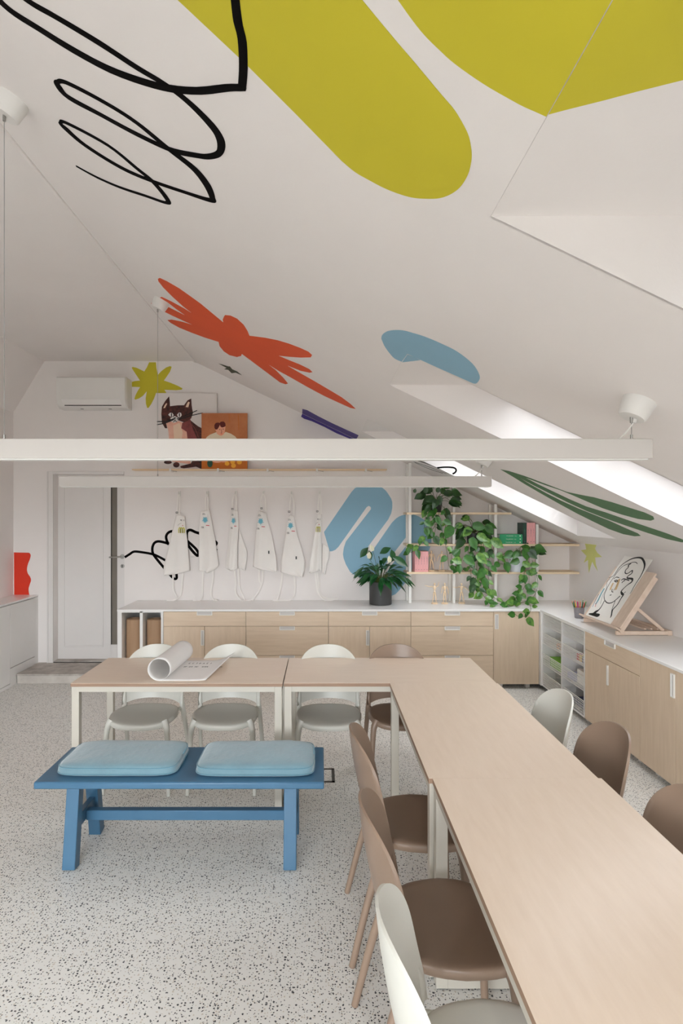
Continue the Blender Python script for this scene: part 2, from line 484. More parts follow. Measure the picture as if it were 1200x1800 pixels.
# skylights: horizontal head, vertical sill, frame and pane in the roof plane
def RZ(x): return SZ(x) + ROOF
SX_ = SX0
for i, (y0, y1) in enumerate(SKY):
    SX0 = HEADX[i]; XH = SX0 + ROOF/M
    g = .0008
    w = thing('window_%d' % (i+1), None, None, (SX0, y0, SZ(SX0))); w['kind'] = 'structure'
    mb = MB(); t = 0.01
    mb.box(SX0+g, XH, y0-t, y1+t, SZ(SX0)-.0002, SZ(SX0)+t, 'ceiling_paint')
    mb.box(SX1-g, SX1+t, y0-t, y1+t, SZ(SX1)-t*M, RZ(SX1), 'ceiling_paint')
    for (yy, s) in ((y0, -1), (y1, 1)):
        yy -= s*g; mb.prism([(SX0,yy,SZ(SX0)),(SX1,yy,SZ(SX1)),(SX1,yy,RZ(SX1)),(XH,yy,RZ(XH))], (0,s,0), t, 'ceiling_paint')
    mb.build('window_reveal', w)
    mb = MB(); e = 0.05
    for yy in (y0+e/2, y1-e/2): mb.beam((XH-.02,yy,RZ(XH-.02)-.03),(SX1,yy,RZ(SX1)-.03), e, 0.05, 'white_lacquer')
    for xx in (XH+.02, (XH+SX1)/2, SX1-.03): mb.beam((xx,y0,RZ(xx)-.03),(xx,y1,RZ(xx)-.03), e, 0.05, 'white_lacquer', up=-NS)
    mb.build('window_frame', w)
    MB().prism([(XH,y0,RZ(XH)),(SX1,y0,RZ(SX1)),(SX1,y1,RZ(SX1)),(XH,y1,RZ(XH))], -NS, 0.006, ('mild_dimming_glass', 'mild_dimming_glass', 'dimming_glass', 'window_glass')[i]).build('pane', w)
    L = bpy.data.lights.new('sky_portal', 'AREA'); L.shape = 'RECTANGLE'
    L.size = (SX1-XH)/math.cos(TH); L.size_y = y1-y0
    L.cycles.is_portal = True
    lo = bpy.data.objects.new('sky_portal', L); COL.objects.link(lo)
    xm = (XH+SX1)/2
    lo.location = Vector((xm, (y0+y1)/2, RZ(xm))) - NS*0.02
    lo.rotation_euler = (0, TH, 0)
SX0 = SX_
# front window: unseen, added to bring in frontal daylight
w = thing('window_5', None, None, ((WX0+WX1)/2, YF, WZ0)); w['kind'] = 'structure'
mb = MB()
for xx in (WX0+.03, (2*WX0+WX1)/3, (WX0+2*WX1)/3, WX1-.03): mb.box(xx-.03, xx+.03, YF-.08, YF-.02, WZ0, WZ1, 'white_lacquer')
for zz in (WZ0+.03, WZ1-.03): mb.box(WX0, WX1, YF-.08, YF-.02, zz-.03, zz+.03, 'white_lacquer')
mb.build('window_frame', w)
MB().box(WX0, WX1, YF-.055, YF-.049, WZ0, WZ1, 'window_glass').build('pane', w)
MB().box(WX0-.03, WX1+.03, YF-.02, YF+.04, WZ0-.03, WZ0, 'white_lacquer').build('window_sill', w)
L = bpy.data.lights.new('sky_portal', 'AREA'); L.shape = 'RECTANGLE'; L.size = WX1-WX0; L.size_y = WZ1-WZ0; L.cycles.is_portal = True
lo = bpy.data.objects.new('sky_portal', L); COL.objects.link(lo)
lo.location = ((WX0+WX1)/2, YF-.17, (WZ0+WZ1)/2); lo.rotation_euler = (math.radians(90), 0, 0)
# crease bead, casing and door
struct('trim_1', MB().beam((XC+.02, YF, ZC-.012), (XC+.02, YB, ZC-.012), 0.03, 0.012, 'ceiling_paint', up=-NS))
mb = MB()
mb.box(-2.985, DX0, YB-.02, YB, 0.10, 2.185, 'door_paint').box(DX0, DX1, YB-.02, YB, DZ, 2.185, 'door_paint')
mb.box(-2.985, -2.97, YB-.028, YB-.019, 0.10, 2.185, 'door_paint')
struct('trim_2', mb, bevel=0.003)
d = thing('door_1', None, None, ((DX0+DX1)/2, YB+.09, 0.105)); d['kind'] = 'structure'
mb = MB()
YD = YB+.10
gx0, gx1 = -2.334, -2.264
mb.box(DX0, gx0, YD, YD+.045, .115, DZ, 'door_paint')
mb.box(gx1, DX1+.05, YD, YD+.045, .115, DZ, 'door_paint')
mb.box(gx0, gx1, YD, YD+.045, .115, .275, 'door_paint').box(gx0, gx1, YD, YD+.045, 2.03, DZ, 'door_paint')
mb.box(-2.86, -2.845, YD-.006, YD, .25, 2.05, 'door_paint').box(-2.43, -2.415, YD-.006, YD, .25, 2.05, 'door_paint')
mb.box(-2.845, -2.43, YD-.006, YD, .25, .265, 'door_paint')
mb.box(gx0-.012, gx0, YD-.004, YD, .275, 2.03, 'door_paint')
mb.build('door_leaf', d, bevel=0.002)
MB().box(gx0, gx1, YD+.01, YD+.03, .275, 2.03, 'door_glass').box(gx0, gx0+.007, YD+.005, YD+.01, .275, 2.03, 'dark_gap').build('glass_strip', d)
mb = MB()
mb.tube([(-2.205,YD,1.25),(-2.205,YD-.05,1.25)], .013, 'steel', 12).tube([(-2.20,YD-.05,1.25),(-2.335,YD-.05,1.245)], .009, 'steel', 10)
mb.tube([(-2.205,YD,1.25),(-2.205,YD-.008,1.25)], .026, 'steel', 20)
mb.tube([(-2.205,YD,1.145),(-2.205,YD-.008,1.145)], .022, 'steel', 20).box(-2.209,-2.201,YD-.011,YD-.007,1.13,1.16,'ink_black')
mb.build('door_handle', d)
struct('trim_3', MB().box(DX0, DX1, YB-.0, YD+.06, 0.10, 0.118, 'step_stone').box(DX0-.0, -2.3, YB-.012, YB+.02, .103, .108, 'dark_gap'))
mb = MB().box(-3.085, -2.03, 5.88, YB, 0, .084, 'step_riser_stone').box(-3.085, -2.03, 5.865, YB, .084, .103, 'step_stone')
tag(mb.build('stone_step', bevel=0.004), 'low worn grey stone step in front of the white door', 'step')

# ---------------------------------------------------------------- murals (painted shapes a hair proud of the surface)
PT = 0.0006
def rnd_(pts, k=4): return [(p.x, p.y) for p in catmull([Vector(q) for q in pts], [1]*len(pts), k)[0]]
def mural(name, pieces, m, label):
    """pieces: list of (points, projector, normal)"""
    mb = MB()
    for pts, pr, nrm in pieces:
        P = [pr(*p) for p in pts]
        mb.prism([p + Vector(nrm)*0.0004 for p in P], nrm, PT, m)
    return tag(mb.build(name, angle=0), label, 'mural')
def Z(pts, ox, oy, s): return [(ox + x*s, oy + y*s) for x, y in pts]
def head(px, py): return on(px, py, (0, 0, SZ(SX0)-.0003), (0, 0, 1))
def head2(px, py): return on(px, py, (0, 0, SZ(HEADX[1])-.0003), (0, 0, 1))
DN = Vector((0,0,-1)); FR = Vector((0,-1,0)); LFT = Vector((-1,0,0))
A = Z([(105,60),(125,50),(200,85),(330,160),(450,245),(560,325),(680,425),(795,520),(788,490),(800,460),(812,442),(870,447),(940,480),(1010,545),(1050,610),(1070,660)], 260, 480, 1/6)
A += Z([(330,168),(440,190),(540,220),(640,258),(710,290),(742,320),(730,340),(640,342),(540,335),(445,325),(540,365),(640,405),(720,445),(745,470),(720,475),(640,458),(520,410),(640,480),(760,548),(900,630),(1000,690),(1080,750),(1125,793),(1080,785),(980,740),(850,680),(700,600),(560,520),(450,460),(350,398),(420,450),(490,520),(530,570),(510,577),(460,560),(380,500),(280,425),(200,365),(125,310),(118,328),(92,334)], 400, 560, .2)
A += Z([(940,885),(860,865),(800,825),(755,770),(745,725),(600,680),(460,628),(330,575),(240,525),(205,495),(250,490),(350,510),(470,545),(380,505),(260,450),(130,385),(60,345),(32,315),(80,318),(200,350),(395,447),(300,380),(210,310),(125,258),(145,250),(250,300),(370,365),(468,425),(370,350),(260,250),(160,150),(110,85)], 260, 480, 1/6)
mural('ceiling_mural', [(A, sl, NS)], 'mural_orange', 'large orange splash with pointed fingers painted on the sloped ceiling')
A = [(240,-68),(313,0),(430,110),(520,200),(600,282),(624,302),(650,317),(675,330),(700,340),(725,347),(750,349),(772,348),(790,342),(805,332),(815,320),(823,305),(827,290),(829,275),(828,260),(824,240),(815,220),(798,192),(775,165),(750,135),(725,105),(700,76),(675,46),(637,0),(580,-68)]
mural('ceiling_mural', [(A[:4] + rnd_(A[4:-2]) + A[-2:], sl, NS)], 'mural_lime', 'long lime green rounded arm painted across the ceiling, left of the nearest skylight')
A = [(648,-70),(675,-34),(700,0),(722,31),(745,60),(771,86),(800,112),(850,147),(900,176),(925,189),(950,199),(960,202)]
e1 = on(960,202,(XC,0,ZC),NS)
A1 = [(648,-70)] + rnd_([(675,-34),(700,0),(722,31),(745,60),(771,86),(800,112),(850,147),(900,176),(925,189),(950,199),(962.5,200.5)])
def slc(px, py):
    p = sl(px, py); x = SX0-.0005 if p.x > SX0-.02 else p.x
    return Vector((x, p.y, SZ(x)))
def headc(px, py):
    p = head(px, py)
    return Vector((SX0+.001 if p.x < SX0+.012 else p.x, p.y, p.z))
def rounded(pts, k=4):
    return [(p.x, p.y) for p in catmull([Vector(q) for q in pts], [1]*len(pts), k)[0]]
A1 += [(1075,0),(1114,-70)]
H1 = [(962.5,200.5),(1000,191),(1060,176),(1120,160),(1200,140),(1240,129),(1240,-60),(1114,-60),(1075,0)]
mural('ceiling_mural', [(A1, slc, NS), (H1, headc, DN)], 'mural_lime', 'lime green shape wrapping from the ceiling into the head of the nearest skylight')
A = [(670,595),(672,588),(681,582),(695,580),(710,581),(725,585),(742,590),(760,597),(778,605),(795,613),(808,621),(820,630),(830,639),(837,648),(842,658),(843,665),(840,671),(836,674),(831,673.5),(770,646.5),(716,621.8),(706,635.6),(697,632),(690,627),(681,616),(675,607)]
H = [(716,623),(706.5,636.5),(725,634.5),(741,632.4)]
mural('ceiling_mural', [(rnd_(A[:19]) + A[19:21] + rnd_(A[21:]), sl, NS), (H, head2, DN)], 'mural_blue', 'flat blue oval painted at the top corner of the middle skylight')
cre = lambda px: VY - (SZ((px-VX)*YB/F) - HC)*F/YB
A = [(531.4,718.6),(540,721),(560,732),(584,744),(610,756),(630,765)]
U = A + [(626,cre(626)-.3),(612,cre(612)-.3),(570,cre(570)-.3),(531,cre(531)-.3)]
Lw = [(531,cre(531)+.3),(570,cre(570)+.3),(612,cre(612)+.3),(636,cre(636)+.3),(634,780),(612,770.2),(592,762),(570,750.5),(548,740.5),(534,736),(529,732.4)]
mural('ceiling_mural', [(U, sl, NS), (Lw, bw, FR)], 'mural_purple', 'purple brush stroke along the crease of sloped ceiling and back wall')
A = [(384,639),(392,641),(401,644),(404,644),(408,649),(417,653),(425,659.5),(414,655),(407,656),(401,650),(394,649),(398,646.5)]
mural('ceiling_mural', [(A, sl, NS)], 'mural_darkgreen', 'tiny dark green splash on the ceiling below the orange one')
A = Z([(68,88),(120,98),(220,130),(300,160),(400,198),(480,228),(560,245),(650,262),(760,292),(880,330),(960,355),(1015,380),(1022,398),(1000,406),(920,395),(820,368),(700,328),(600,285),(520,250),(440,217),(350,187),(220,138),(300,180),(400,228),(500,275),(600,318),(720,355),(850,400),(980,445),(1100,485),(1190,520),(1230,540),(1190,540),(1100,520),(980,482),(850,438),(720,392),(600,345),(480,290),(380,240),(280,190),(180,137),(260,185),(350,235),(450,285),(550,330),(650,370),(750,410),(850,455),(920,485),(938,500),(900,503),(830,490),(740,458),(640,410),(540,360),(430,300),(320,238),(220,180),(140,130)], 860, 800, 1/3.529)
mural('ceiling_mural', [(A, sl, NS)], 'mural_green', 'three pronged dark green leaf painted between two skylights')
A = Z([(420,168),(540,168),(550,270),(572,390),(640,320),(720,260),(790,235),(815,250),(790,330),(730,420),(680,490),(800,530),(920,580),(1005,625),(995,650),(900,660),(690,652),(720,700),(720,735),(560,735),(545,700),(510,800),(460,900),(410,970),(385,970),(365,900),(360,800),(378,680),(310,760),(240,805),(180,825),(162,810),(180,750),(215,680),(262,605),(100,598),(100,520),(160,500),(260,490),(200,400),(140,310),(115,265),(130,250),(200,265),(335,330),(380,260)], 220, 620, .1)
mural('wall_mural', [(A, bw, FR)], 'mural_lime', 'yellow green star with eight rays on the back wall beside the air conditioner')
A = Z([(105,705),(50,520),(310,140),(345,100),(400,72),(430,68),(520,68),(555,72),(610,95),(640,120),(660,145),(695,200),(705,235),(705,285),(695,340),(665,400),(480,650),(445,710),(450,740),(480,745),(520,690),(700,430),(740,390),(770,370),(800,358),(850,350),(910,352),(960,370),(1020,410),(1065,480),(1080,550),(1080,620),(1060,690),(840,990),(770,1080),(735,1115),(700,1130),(650,1125),(600,1060),(600,1000),(640,920),(760,750),(880,600),(882,575),(855,560),(835,570),(735,700),(620,860),(560,930),(500,960),(430,965),(350,940),(300,900),(260,830),(238,770),(232,730),(240,670),(260,610),(500,300),(498,280),(480,268),(460,280),(190,660),(160,690),(130,703)], 560, 840, 1/5.4545)
mural('wall_mural', [(A, bw, FR)], 'mural_blue', 'big blue looping ribbon painted on the back wall beside the rod shelving')
A = [(24.5,971),(50,971.5)] + [(p.x, p.y) for p in catmull([Vector(q) for q in ((52,972),(54,976),(52.5,983),(49,992),(47.5,1001),(49,1008),(53,1014),(54.5,1020),(52.5,1027),(50.5,1034),(50.5,1040),(51.5,1045.6))], [1]*12, 5)[0]] + [(25,1045.6)]
mural('wall_mural', [(A, bw, FR)], 'mural_red', 'red shape with a wavy right edge standing over the white side cabinet')
A = Z([(588,541),(612,546),(630,549),(668,545),(655,580),(668,605),(698,632),(655,635),(660,680),(672,720),(652,690),(638,660),(628,690),(617,730),(612,690),(612,650),(585,668),(595,645),(602,625),(567,590),(600,585),(596,560)], 860, 800, 1/3.529)
mural('wall_mural', [(A, rw, LFT)], 'mural_lime_pale', 'pale lime star on the low right wall behind the pencil cup')

def stroke(mb, pts, ws, pr, nrm, m, sm=5, h=PT):
    """brush line: pixel path met with a surface, widths in metres, laid as a flat ribbon"""
    P = [Vector(pr(*p)) for p in pts]
    if not isinstance(ws, (list, tuple)): ws = [ws]*len(P)
    if sm: P, ws = catmull(P, list(ws), sm)
    nrm = Vector(nrm); n = len(P); k = len(mb.v)
    for i, p in enumerate(P):
        d = (P[min(i+1,n-1)] - P[max(i-1,0)]).normalized(); sd = d.cross(nrm).normalized()
        for a, b in ((-1,0),(1,0),(1,1),(-1,1)):
            mb.v.append(p + sd*(a*ws[i]/2) + nrm*(0.0003 + b*h))
    for i in range(n-1):
        for j in range(4): mb.face([k+i*4+j, k+i*4+(j+1)%4, k+(i+1)*4+(j+1)%4, k+(i+1)*4+j], m, False)
    mb.face([k,k+1,k+2,k+3], m, False); mb.face([k+(n-1)*4+j for j in range(4)], m, False)
# ceiling scribble
raw = [(824,-40,30),(830,20,30),(838,80,30),(852,140,30),(856,230,30),(852,298,29),(850,306,27),(800,307,26),(700,318,26),(600,310,24),(500,285,22),(380,240,20),(250,170,18),(130,95,16),(50,45,15),(0,2,15),(-30,-40,15)]
raw2 = [(70,-20,15),(120,15,15),(200,60,15),(350,150,16),(480,235,15),(580,295,13),(660,355,15),(740,435,20),(775,490,26),(772,535,26),(735,549,20),(690,545,16),(600,525,14),(480,470,12),(350,400,11),(240,340,12),(205,300,15),(205,286,15),(240,292,11),(370,360,10),(480,430,10),(590,520,12),(680,590,16),(725,645,20),(745,690,19),(740,703,14),(650,675,9),(520,630,9),(420,585,9),(300,510,9),(230,450,11),(214,430,13),(240,434,8),(380,510,7),(480,590,8),(540,640,10),(585,695,13),(585,712,10),(510,687,7),(420,657,6),(340,622,5),(268,583,3)]
mb = MB()
for R_, sm in ((raw, 3), (raw2, 5)):
    px = [(x*.5, y*.5) for x, y, w in R_]
    # pen width measured across the stroke where it lies on the slope
    ws = []
    for i, (x, y, w) in enumerate(R_):
        a = px[max(i-1,0)]; b = px[min(i+1,len(px)-1)]
        dx, dy = b[0]-a[0], b[1]-a[1]; l_ = math.hypot(dx, dy) or 1
        nx, ny = -dy/l_*w*.25, dx/l_*w*.25
        p, q = sl(px[i][0]+nx, px[i][1]+ny), sl(px[i][0]-nx, px[i][1]-ny)
        tdir = (sl(*b)-sl(*a)).normalized()
        v = p-q; v = v - tdir*v.dot(tdir)
        ws.append(max(v.length, 0.004))
    stroke(mb, px, ws, sl, NS, 'mural_black', sm, h=0.0022)
tag(mb.build('ceiling_mural', angle=0), 'looping black scribble line painted on the ceiling at the top left', 'mural')
mb = MB()
for pts, w in (([(115,478),(165,446),(215,418),(300,425),(410,445),(470,470),(535,505),(600,545),(650,590)], .026),
               ([(575,335),(530,320),(470,310),(430,325),(408,370),(410,430),(440,480),(530,590),(600,670),(640,705),(662,695),(660,650)], .028),
               ([(580,345),(558,300),(552,255),(575,218),(620,202),(680,215),(730,260),(775,305),(820,345),(870,395),(895,440)], .028),
               ([(960,250),(900,225),(860,212),(810,190),(780,200),(768,235),(775,330),(820,400),(860,445),(885,460),(892,440)], .030),
               ([(960,250),(1030,290),(1085,325),(1060,370),(1085,405)], .026)):
    stroke(mb, Z(pts, 200, 900, 1/6), w, bw, FR, 'mural_black', 6)
tag(mb.build('wall_mural', angle=0), 'black scribble line on the back wall running from the door handle behind the aprons', 'mural')
mb = MB()
YR = SKY[0][1]
def slb(px, py):
    p = sl(px, py); 
    return p
for pts in ([(722,806),(757,817.5),(786,831)], [(725,805.5),(760,815),(792,831.5)], [(727,811.5),(760,823),(784,832.5)], [(729,813),(750,822.5),(778,832)]):
    stroke(mb, pts, .018, lambda x, y: Vector((sl(x,y).x, max(sl(x,y).y, YR+.012), SZ(sl(x,y).x))), NS, 'mural_black', 4)
stroke(mb, [(768,822.5),(780,821.3),(792,821.5),(799,823),(801.5,827),(799,831),(795,833)], .016, lambda x, y: at(x, y, YR), FR, 'mural_black', 4)
tag(mb.build('ceiling_mural', angle=0), 'thin black outline loop running into the far skylight over the rod shelving', 'mural')

# ---------------------------------------------------------------- pendant beam lamps
def cable_lamp(Y, label, zt=1.99):
    t = thing('linear_pendant_lamp', label, 'lamp', (-.34, Y, 1.912), 0, 'long white linear pendant lamps')
    MB().box(-1.916, 1.24, Y-.028, Y+.028, 1.915, zt, 'lamp_and_recess_grey').build('housing', t, bevel=0.003)
    MB().box(-1.905, 1.225, Y-.022, Y+.022, 1.911, 1.916, 'diffuser').build('diffuser', t)
    for s, cx in ((0, -1.172), (1, 1.205)):
        zc = SZ(cx)
        R = Matrix.Rotation(TH, 4, 'Y')
        mb = MB().lathe([(.0,-.07),(.046,-.07),(.052,-.062),(.062,-.0),(.0,0)], 'white_plastic', n=28, cap=False)
        mb.v = [R @ p + Vector((cx, Y, zc)) for p in mb.v]
        mb.build('canopy', t)
        p = R @ Vector((0, 0, -.07)) + Vector((cx, Y, zc))
        MB().tube([(p.x, Y, p.z+.004), (p.x+.0, Y, zt)], .0016, 'cable_grey', 6).tube([(p.x,Y,p.z+.004),(p.x,Y,p.z-.02)], .006, 'steel', 10).tube([(p.x,Y,zt),(p.x,Y,zt+.018)], .005, 'steel', 10).build('suspension_cable', t)
        if s:
            mb = MB().tube([(p.x+.014, Y, p.z+.002), (p.x+.006, Y, p.z-.02), (p.x-.025, Y, p.z-.06), (p.x-.05, Y, zt)], .0032, 'white_plastic', 8, smooth_path=4)
            mb.tube([(p.x+.016,Y,p.z+.006),(p.x+.008,Y,p.z-.02)], .009, 'white_plastic', 10)
            mb.build('power_cord', t)
cable_lamp(2.20, 'long white beam lamp nearest the camera, spanning the picture from its left edge')
cable_lamp(4.26, 'long white beam lamp farther away, hanging in front of the row of aprons')

# ---------------------------------------------------------------- air conditioner
t = thing('air_conditioner', 'white wall air conditioner high on the back wall above the door', 'air conditioner', (-2.42, YB-.1, 3.01))
y0 = YB-.20
x0, x1 = at(99, 700, y0).x, at(219, 700, y0).x
zt, zb = at(99, 662, y0).z, at(99, 716, y0).z
mb = MB()
prof = [(y0+.20, zt), (y0+.012, zt), (y0, zt-.012), (y0, zb+.085), (y0+.03, zb+.03), (y0+.07, zb), (y0+.20, zb)]
n = len(prof)
mb.v = [Vector((x0, p[0], p[1])) for p in prof] + [Vector((x1, p[0], p[1])) for p in prof] + [Vector((x1+.012, min(p[0]+.02, YB), p[1]*1.0)) for p in prof]
for i in range(n-1):
    mb.face([i, i+1, n+i+1, n+i], 'white_plastic', False); mb.face([n+i, n+i+1, 2*n+i+1, 2*n+i], 'white_plastic', False)
mb.face(list(range(n))[::-1], 'white_plastic', False); mb.face([2*n+i for i in range(n)], 'white_plastic', False)
mb.build('body', t)
mb = MB().prism([(x0+.05,y0-.001,zb+.088),(x1-.05,y0-.001,zb+.088),(x1-.035,y0+.032,zb+.028),(x0+.065,y0+.032,zb+.028)], (0,-.87,-.5), .004, 'white_lacquer')
mb.box(x0+.075, x1-.045, y0+.026, y0+.032, zb+.022, zb+.030, 'dark_gap').build('air_flap', t)
MB().box(x0+.22, x0+.25, y0+.08, y0+.1, zb-.003, zb, 'ink_grey').build('clip', t)
MB().box(x1-.2, x1-.17, y0+.08, y0+.1, zb-.003, zb, 'ink_grey').build('clip', t)

# ---------------------------------------------------------------- left white cabinet
t = thing('side_cabinet', 'white built-in cabinet along the left wall with flush doors', 'cabinet', (-3.22, 4.9, 0))
fx = -3.09
mb = MB().box(XL+.002, fx-.018, 2.2, YB-.001, 0.0, .82, 'white_lacquer').box(fx-.018, fx, 2.2, 3.5, .0, .82, 'white_lacquer')
mb.box(fx-.018, fx, 3.5, YB, 0, .030, 'white_lacquer').box(fx-.018, fx, 6.26, YB, .03, .82, 'white_lacquer').box(fx-.018, fx, 5.762, 6.26, .03, .182, 'white_lacquer')
mb.build('body', t)
MB().box(XL+.002, fx+.004, 2.2, YB-.001, .826, .842, 'worktop_white').build('top_panel', t, bevel=0.002)
for (a, b, z0) in ((5.765, 6.257, .19), (5.20, 5.758, .036), (4.634, 5.193, .036), (4.07, 4.627, .036), (3.505, 4.063, .036)):
    MB().box(fx-.016, fx+.002, a, b, z0, .815, 'white_lacquer').build('door', t, bevel=0.0015)

# ---------------------------------------------------------------- back cabinets
YC = 5.70      # cabinet fronts
CT = .783      # worktop height
def pull(mb, a, b, m='white_lacquer'):
    pass
def front_panel(parent, name, x0, x1, z0, z1, m, handle=None):
    g = .0018
    p = MB().box(x0+g, x1-g, YC, YC+.018, z0+g, z1-g, m).build(name, parent, bevel=0.001)
    if handle:
        hx0, hx1, hz0, hz1 = handle
        mb = MB(); e = .006; fy = YC-.010
        top = hz1-e if name == 'door' else hz1
        mb.box(hx0, hx1, fy, YC-.0002, hz0, hz0+e, 'white_metal')
        mb.box(hx0, hx0+e, fy, YC-.0002, hz0+e, top, 'white_metal').box(hx1-e, hx1, fy, YC-.0002, hz0+e, top, 'white_metal')
        if name == 'door': mb.box(hx0, hx1, fy, YC-.0002, top, hz1, 'white_metal')
        mb.box(hx0+e, hx1-e, YC-.0015, YC-.0002, hz0+e, top, 'lamp_and_recess_grey')  # greyer plate: recess shadow painted into the colour
        mb.build('handle', p)
    return p
CZ0, CZ1 = .046, CT-.02
def cab_body(t, x0, x1):
    MB().box(x0+.001, x1-.001, YC+.0185, YB-.01, CZ0, CZ1, 'white_lacquer').build('body', t)
    for xx in (x0+.09, x1-.09):
        for yy in (YC+.06, YB-.1): MB().box(xx-.02, xx+.02, yy, yy+.04, 0, CZ0, 'white_plastic').build('leg', t)
xs = [-1.554, -.743, .067, .877, 1.688]
zs = [CZ1-.002, .616, .330, CZ0]
labs = ['birch cabinet with one drawer over two doors, next to the brown paper rolls', 'birch drawer cabinet under the third and fourth aprons', 'birch cabinet of drawer and two doors left of the dark plant pot', 'birch cabinet of three drawers under the rod shelving']
for i in range(4):
    x0, x1 = xs[i], xs[i+1]; c = (x0+x1)/2
    t = thing('base_cabinet', labs[i], 'cabinet', (c, (YC+YB)/2, 0), 0, 'birch base cabinets on the back wall')
    cab_body(t, x0, x1)
    hx = (c-.075, c+.075)
    front_panel(t, 'drawer', x0, x1, zs[1], zs[0], 'cabinet_birch_wide', (*hx, zs[0]-.036, zs[0]))
    if i % 2 == 0:
        front_panel(t, 'door', x0, c, zs[3], zs[1], 'cabinet_birch', (c-.036, c-.003, .43, .578))
        front_panel(t, 'door', c, x1, zs[3], zs[1], 'cabinet_birch')
    else:
        front_panel(t, 'drawer', x0, x1, zs[2], zs[1], 'cabinet_birch_wide', (*hx, zs[1]-.036, zs[1]))
        front_panel(t, 'drawer', x0, x1, zs[3], zs[2], 'cabinet_birch_wide', (*hx, zs[2]-.036, zs[2]))
t = thing('base_cabinet', 'corner birch cabinet with a single door and a dangling vine in front', 'cabinet', (1.91, 6.0, 0), 0, 'birch base cabinets on the back wall')
cab_body(t, 1.688, 2.135)
front_panel(t, 'door', 1.688, 2.135, CZ0, zs[0], 'cabinet_birch', (1.70, 1.735, .59, .735))
# open unit with paper rolls
t = thing('roll_rack', 'white open rack of two tall slots at the left end of the counter', 'rack', (-1.78, 6.0, 0))
mb = MB()
for (a, b) in ((-2.0, -1.962), (-1.785, -1.757), (-1.577, -1.556)): mb.box(a, b, YC, YB-.01, 0, CZ1, 'white_lacquer')
mb.box(-1.962, -1.577, YB-.03, YB-.01, 0, CZ1, 'white_lacquer').box(-1.962, -1.577, YC+.01, YB-.03, .03, .05, 'white_lacquer')
mb.box(-1.962,-1.577,YC,YC+.02,CZ1-.012,CZ1,'white_lacquer')
mb.build('carcass', t)
for i, (cx, r, h, lab) in enumerate(((-1.873, .083, .655, 'brown kraft paper roll standing in the left slot of the white rack'), (-1.667, .084, .652, 'brown kraft paper roll standing in the right slot of the white rack'))):
    mb = MB(); cy = YC+.13
    mb.lathe([(r-.004, .05), (r, .053), (r, .05+h-.04), (r-.004, .05+h-.035), (r*.45, .05+h-.035), (r*.42, .05+h-.1), (r*.2, .05+h-.1)], 'kraft_paper', (cx, cy, 0), 40)
    for k in range(3): mb.tube([(cx+rr*math.cos(a*.4), cy+rr*math.sin(a*.4), .05+h-.034) for a in range(16) for rr in (r*(.9-.17*k)-.0006*a,)], .0018, 'kraft_paper', 5)
    tag(mb.build('paper_roll'), lab, 'paper roll', 'kraft paper rolls in the rack')

# ---------------------------------------------------------------- worktop (L shape)
XS = 2.15
mb = MB().prism([(-2.005,YC-.01,CT-.02),(XS-.01,YC-.01,CT-.02),(XS-.01,3.105,CT-.02),(XR,3.105,CT-.02),(XR,YB,CT-.02),(-2.005,YB,CT-.02)], (0,0,1), .02, 'worktop_white')
tag(mb.build('worktop', bevel=0.002), 'long white L-shaped worktop over the birch cabinets', 'worktop')

# right run
def rpanel(parent, name, y0, y1, z0, z1, m, handle=None):
    g = .0018
    p = MB().box(XS, XS+.018, y0+g, y1-g, z0+g, z1-g, m).build(name, parent, bevel=0.001)
    if handle:
        a0, a1, b0, b1 = handle; e = .006; X0, X1 = XS-.010, XS-.0002
        top = b1-e if name == 'door' else b1
        mb = MB().box(X0, X1, a0, a1, b0, b0+e, 'white_metal').box(X0, X1, a0, a0+e, b0+e, top, 'white_metal').box(X0, X1, a1-e, a1, b0+e, top, 'white_metal')
        if name == 'door': mb.box(X0, X1, a0, a1, top, b1, 'white_metal')
        mb.box(XS-.0015, X1, a0+e, a1-e, b0+e, top, 'lamp_and_recess_grey')  # grey stands in for shade inside the handle
        mb.build('handle', p)
    return p
def rbody(t, y0, y1):
    MB().box(XS+.0185, XR-.01, y0+.001, y1-.001, CZ0, CZ1, 'white_lacquer').build('body', t)
    for yy in (y0+.09, y1-.12):
        for xx in (XS+.05, XR-.1): MB().box(xx, xx+.04, yy-.02, yy+.02, 0, CZ0, 'white_plastic').build('leg', t)
RG = 'birch base cabinets on the right wall'
t = thing('base_cabinet', 'birch cabinet of one drawer over two doors, under the tabletop easel', 'cabinet', (2.42, 4.33, 0), 0, RG)
rbody(t, 3.925, 4.74)
rpanel(t, 'drawer', 3.925, 4.74, .616, zs[0], 'cabinet_birch_wide', (4.245, 4.40, zs[0]-.036, zs[0]))
rpanel(t, 'door', 3.925, 4.345, CZ0, .616, 'cabinet_birch')
rpanel(t, 'door', 4.345, 4.74, CZ0, .616, 'cabinet_birch', (4.348, 4.366, .43, .578))
t = thing('base_cabinet', 'birch cabinet of tall full height doors at the right picture edge', 'cabinet', (2.42, 3.52, 0), 0, RG)
rbody(t, 3.115, 3.923)
rpanel(t, 'door', 3.525, 3.923, CZ0, zs[0], 'cabinet_birch', (3.530, 3.566, .59, .735))
rpanel(t, 'door', 3.115, 3.525, CZ0, zs[0], 'cabinet_birch')
